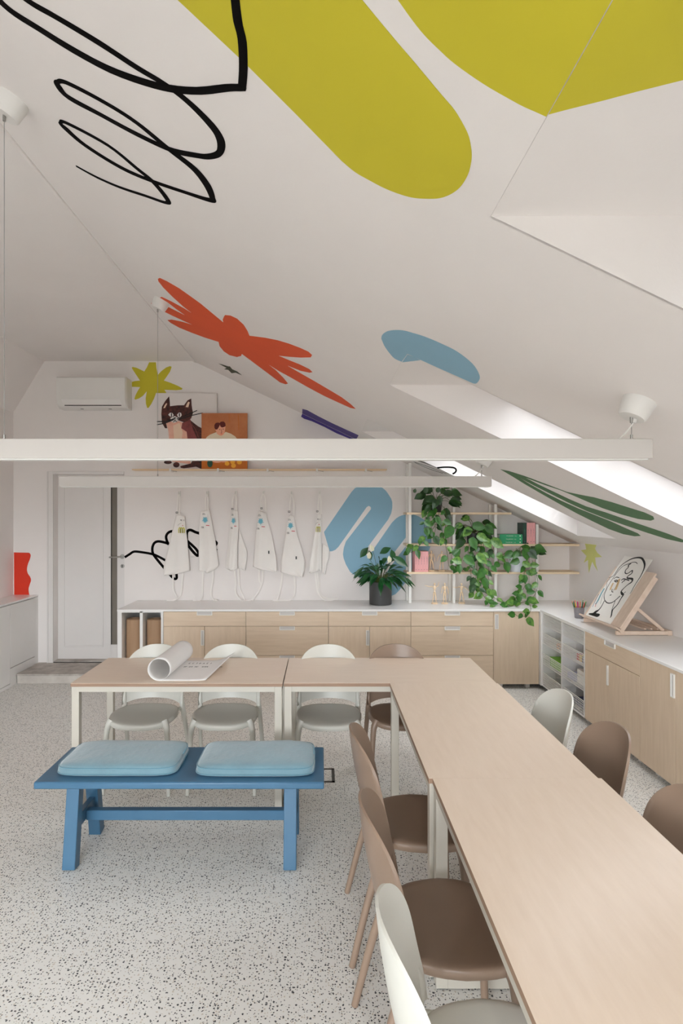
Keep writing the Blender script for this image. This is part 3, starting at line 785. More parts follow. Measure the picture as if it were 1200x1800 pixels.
# wire basket unit
WY = [5.66, 5.205, 4.745]
t = thing('basket_unit', 'white open unit with two columns of pull out wire baskets', 'storage unit', (2.42, 5.2, 0))
mb = MB()
mb.box(XS, XR-.01, WY[0]-.014, WY[0], CZ0, CZ1, 'white_lacquer').box(XS, XR-.01, WY[1]-.008, WY[1]+.008, CZ0, CZ1, 'white_lacquer').box(XS, XR-.01, WY[2], WY[2]+.016, CZ0, CZ1, 'white_lacquer')
for ya, yb in ((WY[2]+.016, WY[1]-.008), (WY[1]+.008, WY[0]-.014)):
    mb.box(XR-.02, XR-.01, ya, yb, CZ0+.014, CZ1-.012, 'white_lacquer').box(XS, XR-.01, ya, yb, CZ0, CZ0+.014, 'white_lacquer').box(XS, XR-.01, ya, yb, CZ1-.012, CZ1, 'white_lacquer')
mb.box(XS-.0125, XS+.018, WY[0]+.0005, WY[0]+.05, CZ0, CZ1, 'white_lacquer')
mb.build('carcass', t)
for yy in (WY[2]+.06, WY[1], WY[0]-.06): MB().box(XS+.05, XS+.09, yy-.02, yy+.02, 0, CZ0, 'white_plastic').build('leg', t)
def basket_mesh():
    mb = MB(); w = .425; dpt = .48; h = .10; r = .0028
    def bar(a, b, rr=r): mb.beam(a, b, rr, rr, 'white_metal', up=(0,0,1) if abs(Vector(b)[2]-Vector(a)[2]) < .01 else (1,0,0))
    for z_, rr in ((h, .005), (0, .004)):
        for a, b in (((0,0),(0,w)),((0,w),(dpt,w)),((dpt,w),(dpt,0)),((dpt,0),(0,0))): bar((a[0],a[1],z_),(b[0],b[1],z_), rr)
    for z_ in (.022, .044, .066, .085): bar((0,0,z_),(0,w,z_))
    for k in range(1, 18): bar((0,w*k/18,0),(0,w*k/18,h))
    for z_ in (.05,): bar((dpt,0,z_),(dpt,w,z_)); bar((0,0,z_),(dpt,0,z_)); bar((0,w,z_),(dpt,w,z_))
    for k in range(1, 8): bar((dpt,w*k/8,0),(dpt,w*k/8,h))
    for k in range(1, 8): bar((dpt*k/8,0,0),(dpt*k/8,0,h)); bar((dpt*k/8,w,0),(dpt*k/8,w,h))
    for k in range(1, 14): bar((0,w*k/14,0),(dpt,w*k/14,0))
    for k in range(1, 8): bar((dpt*k/8,0,0),(dpt*k/8,w,0))
    return mb
b0 = basket_mesh().build('wire_basket', t, world=False, angle=0)
BZ = [.640, .462, .262, .076]
first = True
for ci in (0, 1):
    for bz in BZ:
        o = b0 if first else b0.copy()
        if not first: COL.objects.link(o)
        first = False
        o.parent = t
        o.location = Vector((XS+.006, WY[ci+1]+.017 - (0 if ci else .004), bz)) - t.location
# runner rails
mb = MB()
for ci in (0, 1):
    for bz in BZ:
        for yy in (WY[ci+1]+.0135, WY[ci]-.0195): mb.box(XS+.02, XS+.5, yy, yy+.005, bz+.012, bz+.026, 'white_metal')
mb.build('runner', t)
def stuffbox(name, x0, x1, y0, y1, z0, z1, m, label, cat, grp=None, extra=None):
    mb = MB().box(x0, x1, y0, y1, z0, z1, m)
    if extra: extra(mb)
    return tag(mb.build(name, bevel=0.004), label, cat, grp)
zf = lambda k: BZ[k]+.0035
def lid(mb): mb.box(2.195, 2.425, 4.925, 5.065, zf(2)+.052, zf(2)+.062, 'toy_green')
def dots(x0, x1, y0, y1, z0, m):
    def f(mb):
        for k in range(5):
            yy = y0 + (y1-y0)*(k+.5)/5
            mb.box(x0-.002, x0, yy-.008, yy+.008, z0+.012+.012*(k%2), z0+.026+.012*(k%2), m)
    return f
stuffbox('craft_box', 2.185, 2.40, 5.235, 5.40, zf(1), zf(1)+.05, 'toy_orange', 'orange patterned craft box in the second wire basket by the corner', 'box', extra=dots(2.185,2.4,5.235,5.4,zf(1),'toy_navy'))
stuffbox('craft_box', 2.19, 2.42, 5.30, 5.57, zf(2), zf(2)+.085, 'toy_green', 'bright lime green box in the third wire basket by the corner', 'box')
stuffbox('craft_box', 2.185, 2.35, 5.225, 5.285, zf(2), zf(2)+.06, 'toy_orange', 'small orange box beside the lime green box in the wire basket', 'box', extra=dots(2.185,2.35,5.225,5.285,zf(2),'toy_red'))
for k, (m, yy) in enumerate((('toy_red',4.80),('toy_navy',4.86),('toy_yellow',4.92),('toy_red',4.975))):
    stuffbox('paint_tub', 2.19, 2.28, yy-.02, yy+.02, zf(1), zf(1)+.055, m, ['red tub nearest the cabinet door in the second wire basket','navy tub between red and yellow tubs in a wire basket','yellow tub in the second wire basket of the right column','red tub right beside the yellow tub, farther from the cabinet door'][k], 'tub', 'coloured tubs in the wire basket')
for k in range(4):
    stuffbox('paper_pack', 2.20, 2.50, 4.79, 5.0, zf(2)+.03*k+.0005*k, zf(2)+.03*(k+1), 'paper', ['bottom white paper pack in the third wire basket','second white paper pack from the bottom in the wire basket','third white paper pack from the bottom in the wire basket','topmost white paper pack in the third wire basket'][k], 'paper', 'paper packs in the wire basket')
stuffbox('craft_box', 2.19, 2.45, 4.79, 5.10, zf(3), zf(3)+.035, 'toy_navy', 'flat navy box in the lowest wire basket of the right column', 'box')
stuffbox('craft_box', 2.19, 2.42, 5.02, 5.17, zf(2), zf(2)+.05, 'toy_lilac', 'pale lilac box beside the paper packs in the wire basket', 'box')

# ---------------------------------------------------------------- tables
def table(x0, x1, y0, y1, long_x, label):
    t = thing('work_table', label, 'table', ((x0+x1)/2, (y0+y1)/2, 0), 0, 'birch work tables set in an L')
    tm = 'table_birch' if long_x else 'table_birch_long'
    mb = MB().box(x0, x1, y0, y1, .7385, .74, tm).box(x0, x1, y0, y1, .720, .7385, 'ply_edge')
    mb.build('tabletop', t)
    L = .042; i = .004
    X0, X1, Y0, Y1 = x0+i, x1-i, y0+i, y1-i
    for (xa, ya) in ((X0,Y0),(X1-L,Y0),(X0,Y1-L),(X1-L,Y1-L)):
        MB().box(xa, xa+L, ya, ya+L, .006, .719, 'cream_metal').box(xa+.006, xa+L-.006, ya+.006, ya+L-.006, 0, .006, 'black_plastic').build('leg', t, bevel=0.0015)
    mb = MB().box(X0+L, X1-L, Y0, Y0+.03, .689, .719, 'cream_metal').box(X0+L, X1-L, Y1-.03, Y1, .689, .719, 'cream_metal')
    mb.box(X0, X0+.03, Y0+L, Y1-L, .689, .719, 'cream_metal').box(X1-.03, X1, Y0+L, Y1-L, .689, .719, 'cream_metal')
    mb.build('top_rail', t)
    if long_x:
        for xa in (X0, X1-L): MB().box(xa, xa+L, Y0+L, Y1-L, .006, .046, 'cream_metal').build('foot_rail', t, bevel=0.0015)
    else:
        for ya in (Y0, Y1-L): MB().box(X0+L, X1-L, ya, ya+L, .006, .046, 'cream_metal').build('foot_rail', t, bevel=0.0015)
    return t
table(-1.44, -.224, 3.33, 3.925, True, 'birch topped work table carrying the rolled paper')
table(-.218, 1.004, 3.333, 3.925, True, 'birch topped work table at the corner of the L, by the far brown chair')
t3 = table(.392, 1.012, 2.1250, 3.3325, False, 'birch work table running toward the camera from the corner table')
t4 = table(.406, 1.024, .915, 2.1246, False, 'birch topped work table nearest the camera')


# ---------------------------------------------------------------- paper sheet on table
mb = MB()
rows = []
for k in range(13):
    s = k/12; y = 3.372 + .478*s
    ax = -.945 + .028*s; r0 = .0665
    row = []
    xe = -.675 + .10*s; lift = .004 + .052*s
    for j in range(15):      # flat part from the right edge to the roll
        u = j/14; x = xe + (ax - xe)*u
        z = .7415 + lift*max(0, 1-u*2.4)**2
        row.append((x, y, z))
    for j in range(1, 58):   # rolled part
        a = -math.pi/2 - j*2*math.pi/36
        r = r0 - .0008*j/10 - .0006
        row.append((ax + r*math.cos(a), y, .7415 + r0 + r*math.sin(a)))
    rows.append(row)
mb.grid(rows, 'paper_sheet')
t = thing('paper_roll', 'white paper roll with handwriting, half unrolled on the left table', 'paper roll', (-.85, 3.6, .74))
mb.build('paper', t, solid=.0008)
mb = MB()
LET = {'E':[[(1,1),(0,1),(0,0),(1,0)],[(0,.5),(.8,.5)]],'C':[[(1,1),(.2,.9),(0,.5),(.2,.1),(1,0)]],'T':[[(0,1),(1,1)],[(.5,1),(.5,0)]],'D':[[(0,0),(0,1),(.7,.8),(.9,.4),(0,0)]],'A':[[(0,0),(.5,1),(1,0)],[(.2,.4),(.8,.4)]],'M':[[(0,0),(.1,1),(.5,.3),(.9,1),(1,0)]],'I':[[(.5,1),(.5,0)]],'O':[[(.5,1),(0,.5),(.5,0),(1,.5),(.5,1)]],'N':[[(0,0),(0,1),(1,0),(1,1)]],'L':[[(0,1),(0,0),(.9,0)]],'S':[[(1,1),(.2,.8),(.8,.3),(0,0)]],'P':[[(0,0),(0,1),(.9,.8),(0,.5)]],'(':[[(.6,1),(.3,.5),(.6,0)]],'.':[[(0,0),(.1,0)]]}
def write(mb, txt, o, ux, uy, h, w, m='ink_black', r=.0012, nrm=(0,0,1)):
    o = Vector(o); ux = Vector(ux); uy = Vector(uy)
    for i, ch in enumerate(txt):
        if ch == ' ': continue
        for st in LET.get(ch, LET['I']):
            P = [o + ux*((i+.75*p[0])*w) + uy*(p[1]*h) for p in st]
            stroke(mb, [0]*len(P), r, (lambda it: (lambda *_: next(it)))(iter(P)), nrm, m, 0, h=.0005)
# strokes are laid directly from world points
def stroke_pts(mb, P, w, nrm, m, sm=0, h=.0006):
    it = iter([Vector(p) for p in P])
    stroke(mb, [(0,0)]*len(P), w, lambda *_: next(it), nrm, m, sm, h)
def write(mb, txt, o, ux, uy, h, w, m='ink_black', r=.0012, nrm=(0,0,1)):
    o = Vector(o); ux = Vector(ux); uy = Vector(uy)
    for i, ch in enumerate(txt):
        if ch == ' ': continue
        for st in LET.get(ch, LET['I']):
            stroke_pts(mb, [o + ux*((i+.75*p[0])*w) + uy*(p[1]*h) for p in st], r, nrm, m)
write(mb, 'E C T D A C ( I', (-.86, 3.755, .7425), (1,0,0), (.05,1,0), .028, .0115, r=.0022)
write(mb, 'SP DO MC. DOMN CM  CA', (-.875, 3.672, .7425), (1,0,0), (.05,1,0), .022, .0118, r=.0020)
mb.build('handwriting', t, angle=0)

# ---------------------------------------------------------------- bench
t = thing('bench', 'blue painted wooden bench with two cushions, in front of the left table', 'bench', (-.67, 2.93, 0))
mb = MB().box(-1.352, .012, 2.722, 3.145, .416, .45, 'blue_paint').build('seat', t, bevel=0.007)
for xx in (-1.21, -.152):
    for s, (ya, yb) in enumerate(((2.80, 2.86), (3.125, 3.055))):
        MB().beam((xx, ya, 0.002), (xx, yb, .416), .058, .062, 'blue_paint', up=(1,0,0)).build('leg', t, bevel=0.003)
    MB().beam((xx, 2.85, .19), (xx, 3.08, .19), .03, .06, 'blue_paint').build('cross_rail', t, bevel=0.002)
    MB().box(xx-.03, xx+.03, 2.80, 3.1, .395, .416, 'blue_paint').build('bearer', t, bevel=0.002)
MB().box(-1.195, -.167, 2.945, 2.985, .155, .205, 'blue_paint').build('stretcher', t, bevel=0.003)
def cushion(x0, x1, y0, y1, z, label, seed):
    t = thing('seat_cushion', label, 'cushion', ((x0+x1)/2, (y0+y1)/2, z), 0, 'blue velvet cushions on the bench')
    rnd = random.Random(seed)
    cx, cy = (x0+x1)/2, (y0+y1)/2; a, b = (x1-x0)/2, (y1-y0)/2; N = 44
    ph = [rnd.random()*6 for _ in range(6)]
    def rim(k, sc, z_):
        th = 2*math.pi*k/N; c, s = math.cos(th), math.sin(th); e = 2/7
        return (cx + a*sc*math.copysign(abs(c)**e, c), cy + b*sc*math.copysign(abs(s)**e, s), z_)
    mb = MB(); rows = []
    for sc, zz in ((.93,.001),(.985,.006),(1.0,.018),(.995,.032),(.975,.042),(.93,.050),(.82,.056),(.6,.060),(.35,.062),(.1,.062),(.0,.062)):
        row = []
        for k in range(N):
            p = rim(k, sc, z+zz); w = .0022*math.sin(9*p[0]/a+ph[0])*math.sin(5*p[1]/b+ph[1]) + .0016*math.sin(23*k/N*6.28+ph[2])*sc**6
            row.append((p[0], p[1], max(z+.0008, p[2] + (w if zz > .03 else 0))))
        rows.append(row)
    mb.grid(rows, 'velvet_blue', close=True); mb.face(list(range(N))[::-1], 'velvet_blue', False)
    mb.build('cover', t, angle=80)
    for zz in (.012, .040):
        MB().tube([rim(k, 1.0 if zz < .03 else .985, z+zz) for k in range(N)]+[rim(0, 1.0 if zz < .03 else .985, z+zz)], .0032, 'velvet_piping', 6).build('piping', t, angle=0)
cushion(-1.285, -.70, 2.775, 3.12, .45, 'left blue velvet cushion on the bench', 3)
cushion(-.612, -.035, 2.77, 3.115, .45, 'right blue velvet cushion on the bench', 8)

# floor box
t = thing('floor_outlet_box', 'square floor outlet with a black frame beside the bench end', 'floor outlet', (-.02, 3.8, 0))
mb = MB()
for (a, b, c, d) in ((-.125,.085,3.70,3.718),(-.125,.085,3.885,3.903),(-.125,-.107,3.70,3.903),(.067,.085,3.70,3.903)): mb.box(a, b, c, d, .0002, .003, 'floor_box_metal')
mb.build('frame', t); MB().box(-.105,.065,3.72,3.883,.0002,.002,'terrazzo').build('lid', t)

# ---------------------------------------------------------------- chairs
def make_chair(m, label):
    t = thing('dining_chair', label, 'chair', (0,0,0))
    N = 40
    # seat shell
    def plan(k, sc):
        th = 2*math.pi*k/N; c, s = math.cos(th), math.sin(th); e = 2/3.0
        x = .208*math.copysign(abs(c)**e, c); y = .190*math.copysign(abs(s)**e, s)
        x *= 1 - .11*max(0, -y/.19) - .03*max(0, y/.19)
        return x*sc, y*sc
    mb = MB(); rows = []
    for sc, dz in ((0,0),(.3,0),(.55,0),(.75,0),(.88,0),(.95,-.002),(.985,-.005),(1.0,-.012),(1.0,-.030),(.985,-.034),(.95,-.022),(.8,-.016),(.4,-.016),(0,-.016)):
        row = []
        for k in range(N):
            x, y = plan(k, sc)
            q = (x/.208)**2; z = .449 + .006*q - .010*(1-q)*(1-abs(y/.19)**2) - .018*max(0, y/.19)**3 + .004*max(0,-y/.19)**2
            row.append((x, y, z+dz))
        rows.append(row)
    mb.grid(rows, m, close=True)
    mb.build('seat', t, world=False, angle=60)
    # back shell
    mb = MB(); front = []; back = []
    R_, C_ = 26, 24
    for i in range(R_+1):
        v = 1-(1-i/R_)**2
        z = .478 + .345*v
        vv = max(0, (v-.42)/.58)
        hw = .204*(1-vv**2.6)**(1/2.5) if vv < 1 else 0
        lowz = .0
        fr, bk = [], []
        for j in range(C_+1):
            u = -1 + 2*j/C_
            x = hw*u
            f = -.208 - .068*v - .006*math.sin(v*3.1) + .075*(x/.2)**2
            zz = z
            if v < .12: zz = z - (.03*abs(u)**4)*(1-v/.12)
            fr.append(Vector((x, f, zz))); 
            th = .011 - .006*max(v-.75,0)*4*.5
            bk.append(Vector((x*(1 if abs(u) < 1 else 1), f-th, zz)))
        front.append(fr); back.append(bk)
    mb.grid(front, m); k = len(mb.v); mb.grid(back, m)
    C = C_+1; nf = (R_+1)*C
    for i in range(R_):
        for j in (0, C_):
            mb.face([i*C+j, (i+1)*C+j, nf+(i+1)*C+j, nf+i*C+j], m)
    for j in range(C_):
        mb.face([j, j+1, nf+j+1, nf+j], m)
    mb.build('backrest', t, world=False, angle=60)
    for s in (-1, 1):
        MB().tube([(s*.205,.166,0),(s*.196,.156,.22),(s*.186,.142,.39),(s*.165,.125,.438)], [.0125,.0145,.018,.024], m, 12, smooth_path=4).build('leg', t, world=False, angle=60)
        MB().tube([(s*.216,-.283,0),(s*.206,-.222,.24),(s*.196,-.165,.42),(s*.193,-.150,.49),(s*.190,-.160,.54)], [.0125,.0145,.017,.014,.005], m, 12, smooth_path=5).build('leg', t, world=False, angle=60)
        MB().tube([(s*.194,-.165,.425),(s*.180,-.145,.428),(s*.165,-.09,.432)], [.015,.013,.013], m, 10, smooth_path=3).build('side_link', t, world=False, angle=60)
    return t
cw = make_chair('chair_white', 'off-white chair behind the left table, at its left end')
cb = make_chair('chair_brown', 'brown chair on the far side of the corner table')
H = math.pi/2
CG = 'curved back chairs around the L of tables'
cw['group'] = CG; cb['group'] = CG
cw.location = (-1.125, 3.70, 0); cw.rotation_euler.z = math.pi - .05
cb.location = (.505, 3.70, 0); cb.rotation_euler.z = math.pi
dup(cw, (-.612, 3.70, 0), math.pi, 'off-white chair behind the left table, right of the paper roll', CG)
dup(cw, (.045, 3.69, 0), math.pi, 'off-white chair behind the corner table, left of the brown one', CG)
dup(cb, (.398, 2.405, 0), -H, 'brown chair left of the long tables, farthest of the three there', CG)
dup(cb, (.398, 1.80, 0), -H, 'brown chair between brown and white chairs on the near left side', CG)
dup(cw, (.405, 1.30, 0), -H, 'white chair nearest the camera at the bottom of the picture', CG)
dup(cw, (.950, 2.895, 0), H, 'pale grey white chair on the window side of the tables, by the wire baskets', CG)
dup(cb, (.972, 2.42, 0), H, 'brown chair on the right side of the tables, next to the pale one', CG)
dup(cb, (.955, 1.83, 0), H, 'brown chair cut by the right picture edge', CG)

# ---------------------------------------------------------------- picture ledge, hooks, aprons
t = thing('picture_ledge', 'long narrow pale wood picture ledge on the back wall', 'shelf', (-.67, YB-.06, 2.19))
ly = YB-.12
MB().box(-2.03, .70, ly, YB, 2.190, 2.204, 'ledge_pine').build('board', t, bevel=0.002)
for px in (299, 383, 470, 557, 643):
    x = (px-VX)*ly/F
    MB().box(x-.010, x+.010, ly-.005, ly+.003, 2.176, 2.210, 'white_metal').box(x-.008, x+.008, ly, YB, 2.178, 2.1895, 'white_metal').tube([(x+.01,ly-.002,2.186),(x+.07,ly+.01,2.176)], .003, 'cable_grey', 6).build('bracket', t)
def cloth(poly, Y, amp, phase, nf=2.2, ncol=14, nrow=24):
    """hanging cloth filling a traced outline; folds push it off the wall"""
    P = [(at(x, y, Y).x, at(x, y, Y).z) for x, y in poly]
    zt = max(p[1] for p in P); zb = min(p[1] for p in P)
    rows = []
    for i in range(nrow+1):
        z = zt - (zt-zb)*(i/nrow)
        z = min(max(z, zb+.002), zt-.001)
        xs_ = []
        for a in range(len(P)):
            (xa, za), (xb, zb_) = P[a], P[(a+1) % len(P)]
            if (za-z)*(zb_-z) < 0: xs_.append(xa + (xb-xa)*(z-za)/(zb_-za))
        if len(xs_) < 2: continue
        l_, r_ = min(xs_), max(xs_)
        g = i/nrow
        row = []
        for j in range(ncol+1):
            u = j/ncol
            y = Y + .012 - amp*(.25+.75*g)*(.5+.5*math.cos(2*math.pi*nf*u*(.8+.2*g)+phase)) - .010*math.sin(math.pi*u) - .012*g
            row.append((l_ + (r_-l_)*u, y, z))
        rows.append(row)
    return rows
YA = YB-.035
def Q(k): return (lambda L: Z(L, 280, 850, 1/7.5)) if k < 3 else (lambda L: Z(L, 430, 850, 1/7.06))
AP = [
 dict(body=[(245,405),(335,410),(345,560),(370,740),(405,1170),(240,1185),(65,1215),(62,1100),(130,800),(215,440),(220,400)],
      hook=(258,120), neck=[[(258,135),(245,200),(238,300),(230,410)],[(258,135),(270,200),(266,300),(262,410)]], buckle=(230,383),
      ties=[[(180,1200),(180,1300),(185,1410),(225,1490),(180,1540),(110,1530)],[(312,1180),(300,1300),(290,1420),(260,1500),(190,1545)]], print='lime', pc=(290,615), ts=[(300,478),(330,490)], label='white apron hanging leftmost in the row, with a lime squiggle print'),
 dict(body=[(545,345),(655,335),(680,450),(740,760),(785,1090),(700,1150),(640,1180),(560,1170),(525,1150),(520,900),(525,600),(540,400)],
      hook=(628,120), neck=[[(628,135),(612,200),(608,260),(612,350)],[(628,135),(642,200),(642,260),(638,350)]], buckle=None,
      ties=[[(572,1160),(570,1300),(566,1470),(530,1530),(450,1550)],[(705,1140),(705,1280),(678,1420),(700,1520),(770,1560)]], print='blue', pc=(602,480), ts=[(575,412)], label='white apron second from the left, its blue splash print high on the bib'),
 dict(body=[(945,345),(1025,345),(1045,560),(1030,800),(1030,1140),(960,1150),(870,1140),(870,1080),(900,850),(920,600),(940,400)],
      flap=[(1048,590),(1130,820),(1160,890),(1155,1000),(1130,1150),(1050,1120),(1034,1100),(1034,800)],
      hook=(1000,120), neck=[[(1000,135),(970,200),(962,260),(965,350)],[(1000,135),(1014,200),(1012,280),(1012,350)]], buckle=(962,335),
      ties=[[(990,1145),(1008,1300),(1005,1440),(1090,1530),(1180,1545)],[(1040,1130),(1048,1280),(1065,1400),(1120,1520),(1140,1550)]], print='blue', pc=(975,490), ts=[(960,420)], label='narrow folded white apron third from the left, showing a side flap'),
 dict(body=[(175,335),(265,340),(280,450),(330,620),(390,920),(400,1060),(390,1095),(270,1070),(100,1058),(110,900),(130,650),(165,400)],
      hook=(232,110), neck=[[(232,130),(205,180),(200,240),(215,340)],[(232,130),(255,180),(258,240),(262,340)]], buckle=(208,308),
      ties=[[(180,1065),(180,1200),(205,1260),(140,1390),(60,1450),(10,1462)],[(225,1065),(222,1160),(215,1240),(170,1340),(100,1440)]], print='blue', pc=(197,468), ts=[(185,400)], tabs=(298,853), label='white apron fourth from the left, wide with a black tab low on its right'),
 dict(body=[(545,395),(570,380),(610,395),(640,600),(710,820),(745,960),(740,1060),(715,1160),(600,1140),(445,1105),(450,950),(480,780),(520,520)],
      hook=(580,110), neck=[[(580,130),(568,200),(560,280),(558,390)],[(580,130),(604,200),(612,280),(608,390)]], buckle=(550,350),
      ties=[[(465,1110),(455,1220),(430,1360),(400,1450)],[(612,1150),(625,1280),(610,1390),(540,1440),(350,1440)]], print='blue', pc=(568,522), ts=[(565,455)], tabs=(638,922), label='white apron fifth from the left, hanging widest with a slanted hem'),
 dict(body=[(905,370),(955,370),(955,1095),(880,1105),(795,1110),(810,950),(850,700),(895,430)],
      flap=[(960,740),(1040,790),(1050,830),(1045,930),(1020,1000),(1000,1130),(957,1120)],
      hook=(928,110), neck=[[(928,130),(918,200),(910,280),(912,380)],[(928,130),(944,200),(946,280),(946,380)]], buckle=(900,345),
      ties=[[(900,1105),(915,1230),(930,1350),(1000,1420),(1150,1435)],[(872,1100),(890,1240),(912,1360),(1000,1440),(1160,1425)]], print='lime', pc=(910,567), ts=[(930,435)], label='white apron rightmost in the row, next to the blue ribbon mural'),
]
def star_poly(c, r, n, inner, ux, uz, rot=.3):
    pts = []
    for k in range(2*n):
        a = math.pi*k/n + rot; rr = (r*(1 if k % 4 else .8)) if k % 2 == 0 else r*inner
        pts.append(c + ux*(rr*math.cos(a)) + uz*(rr*math.sin(a)))
    return pts
UX = Vector((1,0,0)); UZ = Vector((0,0,1))
hk = None
HL = ['leftmost', 'second', 'third', 'fourth', 'fifth', 'rightmost']
for i, d in enumerate(AP):
    q = Q(i)
    hp = at(*q([d['hook']])[0], YA)
    # hook
    tag(MB().box(hp.x-.011, hp.x+.011, YB-.010, YB, hp.z-.04, hp.z+.02, 'white_metal').tube([(hp.x,YB-.008,hp.z-.012),(hp.x,YB-.05,hp.z-.014),(hp.x,YB-.055,hp.z+.012)], .0045, 'white_metal', 8, smooth_path=3).build('wall_hook'),
        'small white wall hook above the %s apron' % (HL[i] if i in (0, 5) else HL[i]+' hanging'), 'hook', 'white apron hooks on the back wall')
    t = thing('apron', d['label'], 'apron', (hp.x, YA, at(*q([(0,1100)])[0], YA).z), 0, 'white cotton aprons on wall hooks')
    mb = MB().grid(cloth(q(d['body']), YA, .022, i*1.3, 1.6 if i in (2,5) else 1.3), 'apron_cotton')
    # pocket seam
    mb.build('body', t, solid=.002, angle=70)
    if 'flap' in d:
        MB().grid(cloth(q(d['flap']), YB-.022, .008, 1, 1.2, 8, 14), 'apron_cotton').build('side_flap', t, solid=.002, angle=70)
    for nk in d['neck']:
        P = [at(x, y, YA-.002) for x, y in q(nk)]
        P[0] = Vector((hp.x, YB-.046, hp.z-.008)); P[1].y = YA-.01
        MB().ribbon(P, .016, 'strap_cotton', (1,0,0), .002, sm=4).build('neck_strap', t, angle=60)
    for tk, ti in enumerate(d['ties']):
        P = [at(x, y, YA+.008) for x, y in q(ti)]
        for kk, p in enumerate(P):
            if p.z < CT+.012: 
                p.z = CT+.004+.002*tk; p.y = YB-.045-.01*kk*.5
        MB().ribbon(P, .017, 'strap_cotton', (1,0,0), .002, sm=4).build('tie', t, angle=60)
    if d['buckle']:
        c = at(*q([d['buckle']])[0], YA-.016)
        MB().beam(c+Vector((-.009,0,.007)), c+Vector((.009,0,.007)), .004, .005, 'black_plastic').beam(c+Vector((-.009,0,-.007)), c+Vector((.009,0,-.007)), .004, .005, 'black_plastic').beam(c+Vector((-.009,0,-.009)), c+Vector((-.009,0,.009)), .005, .004, 'black_plastic', up=(1,0,0)).beam(c+Vector((.009,0,-.009)), c+Vector((.009,0,.009)), .005, .004, 'black_plastic', up=(1,0,0)).build('buckle', t)
    # print: sits just in front of the deepest fold of the bib
    YP = YA - .034
    c = at(*q([d['pc']])[0], YP)
    mb = MB(); sx = .6 if i in (2,) else .85
    if d['print'] == 'blue':
        mb.prism(star_poly(c, .044, 10, .5, UX*sx, UZ), FR, .001, 'print_blue')
        write(mb, 'ECM.', c+Vector((-.03*sx,0,.055)), UX, UZ, .010, .011*sx, r=.0022, nrm=FR)
        write(mb, 'TDA', c+Vector((-.03*sx,0,.068)), UX, UZ, .006, .010*sx, 'ink_grey', r=.002, nrm=FR)
        stroke_pts(mb, [c+Vector((.012*sx,0,-.058)), c+Vector((.055*sx,0,-.060))], .007, FR, 'print_red')
        write(mb, 'NA', c+Vector((-.045*sx,0,-.088)), UX, UZ, .020, .016*sx, r=.0035, nrm=FR)
    else:
        k = .72 if i == 5 else 1
        for a_ in (-1, 0, 1):
            stroke_pts(mb, [c+Vector((.021*a_*k-.007*k,0,-.03)), c+Vector((.021*a_*k-.007*k,0,.012)), c+Vector((.021*a_*k+.003*k,0,.028)), c+Vector((.021*a_*k+.011*k,0,.012)), c+Vector((.021*a_*k+.011*k,0,-.03))], .0085*k, FR, 'print_lime', 3)
        write(mb, 'TE C', c+Vector((-.012*k,0,.10)), UX, UZ, .014, .012*k, r=.003, nrm=FR)
        stroke_pts(mb, [c+Vector((-.04*k,0,.05)), c+Vector((-.02*k,0,.068)), c+Vector((.0,0,.078))], .002, FR, 'ink_grey', 3)
        mb.ball(c+Vector((.014*k,-.0005,.05)), (.005,.0008,.005), 'print_red')
    mb.build('print', t, angle=0)
    if 'tabs' in d:
        c = at(*q([d['tabs']])[0], YA-.046)
        MB().box(c.x-.007, c.x+.007, c.y, c.y+.006, c.z-.016, c.z+.016, 'black_plastic').build('tab', t)

# ---------------------------------------------------------------- pictures on the ledge
def zp(L): return Z(L, 260, 680, 1/6.316)
def ell(cx, cy, rx, ry, n=18): return [(cx+rx*math.cos(2*math.pi*k/n), cy+ry*math.sin(2*math.pi*k/n)) for k in range(n)]
def canvas(name, Y, px0, px1, ztop, back, label, layers, lines):
    z0 = 2.2045; a, b = at(px0, 0, Y).x, at(px1, 0, Y).x
    mb = MB().box(a, b, Y, Y+.022, z0, ztop, back)
    for k, (pts, m) in enumerate(layers):
        P = [at(x, y, Y) for x, y in zp(pts)]
        P = [Vector((min(max(p.x, a+.001), b-.001), Y, min(max(p.z, z0+.001), ztop-.001))) for p in P]
        mb.prism([p + FR*(.0002+.0004*k) for p in P], FR, .0004, m)
    h = .0004*len(layers)+.0004
    for pts, w, m in lines:
        stroke(mb, zp(pts), w, lambda x, y: at(x, y, Y-h), FR, m, 4, h=.0004)
    return tag(mb.build(name, angle=0), label, 'painting')
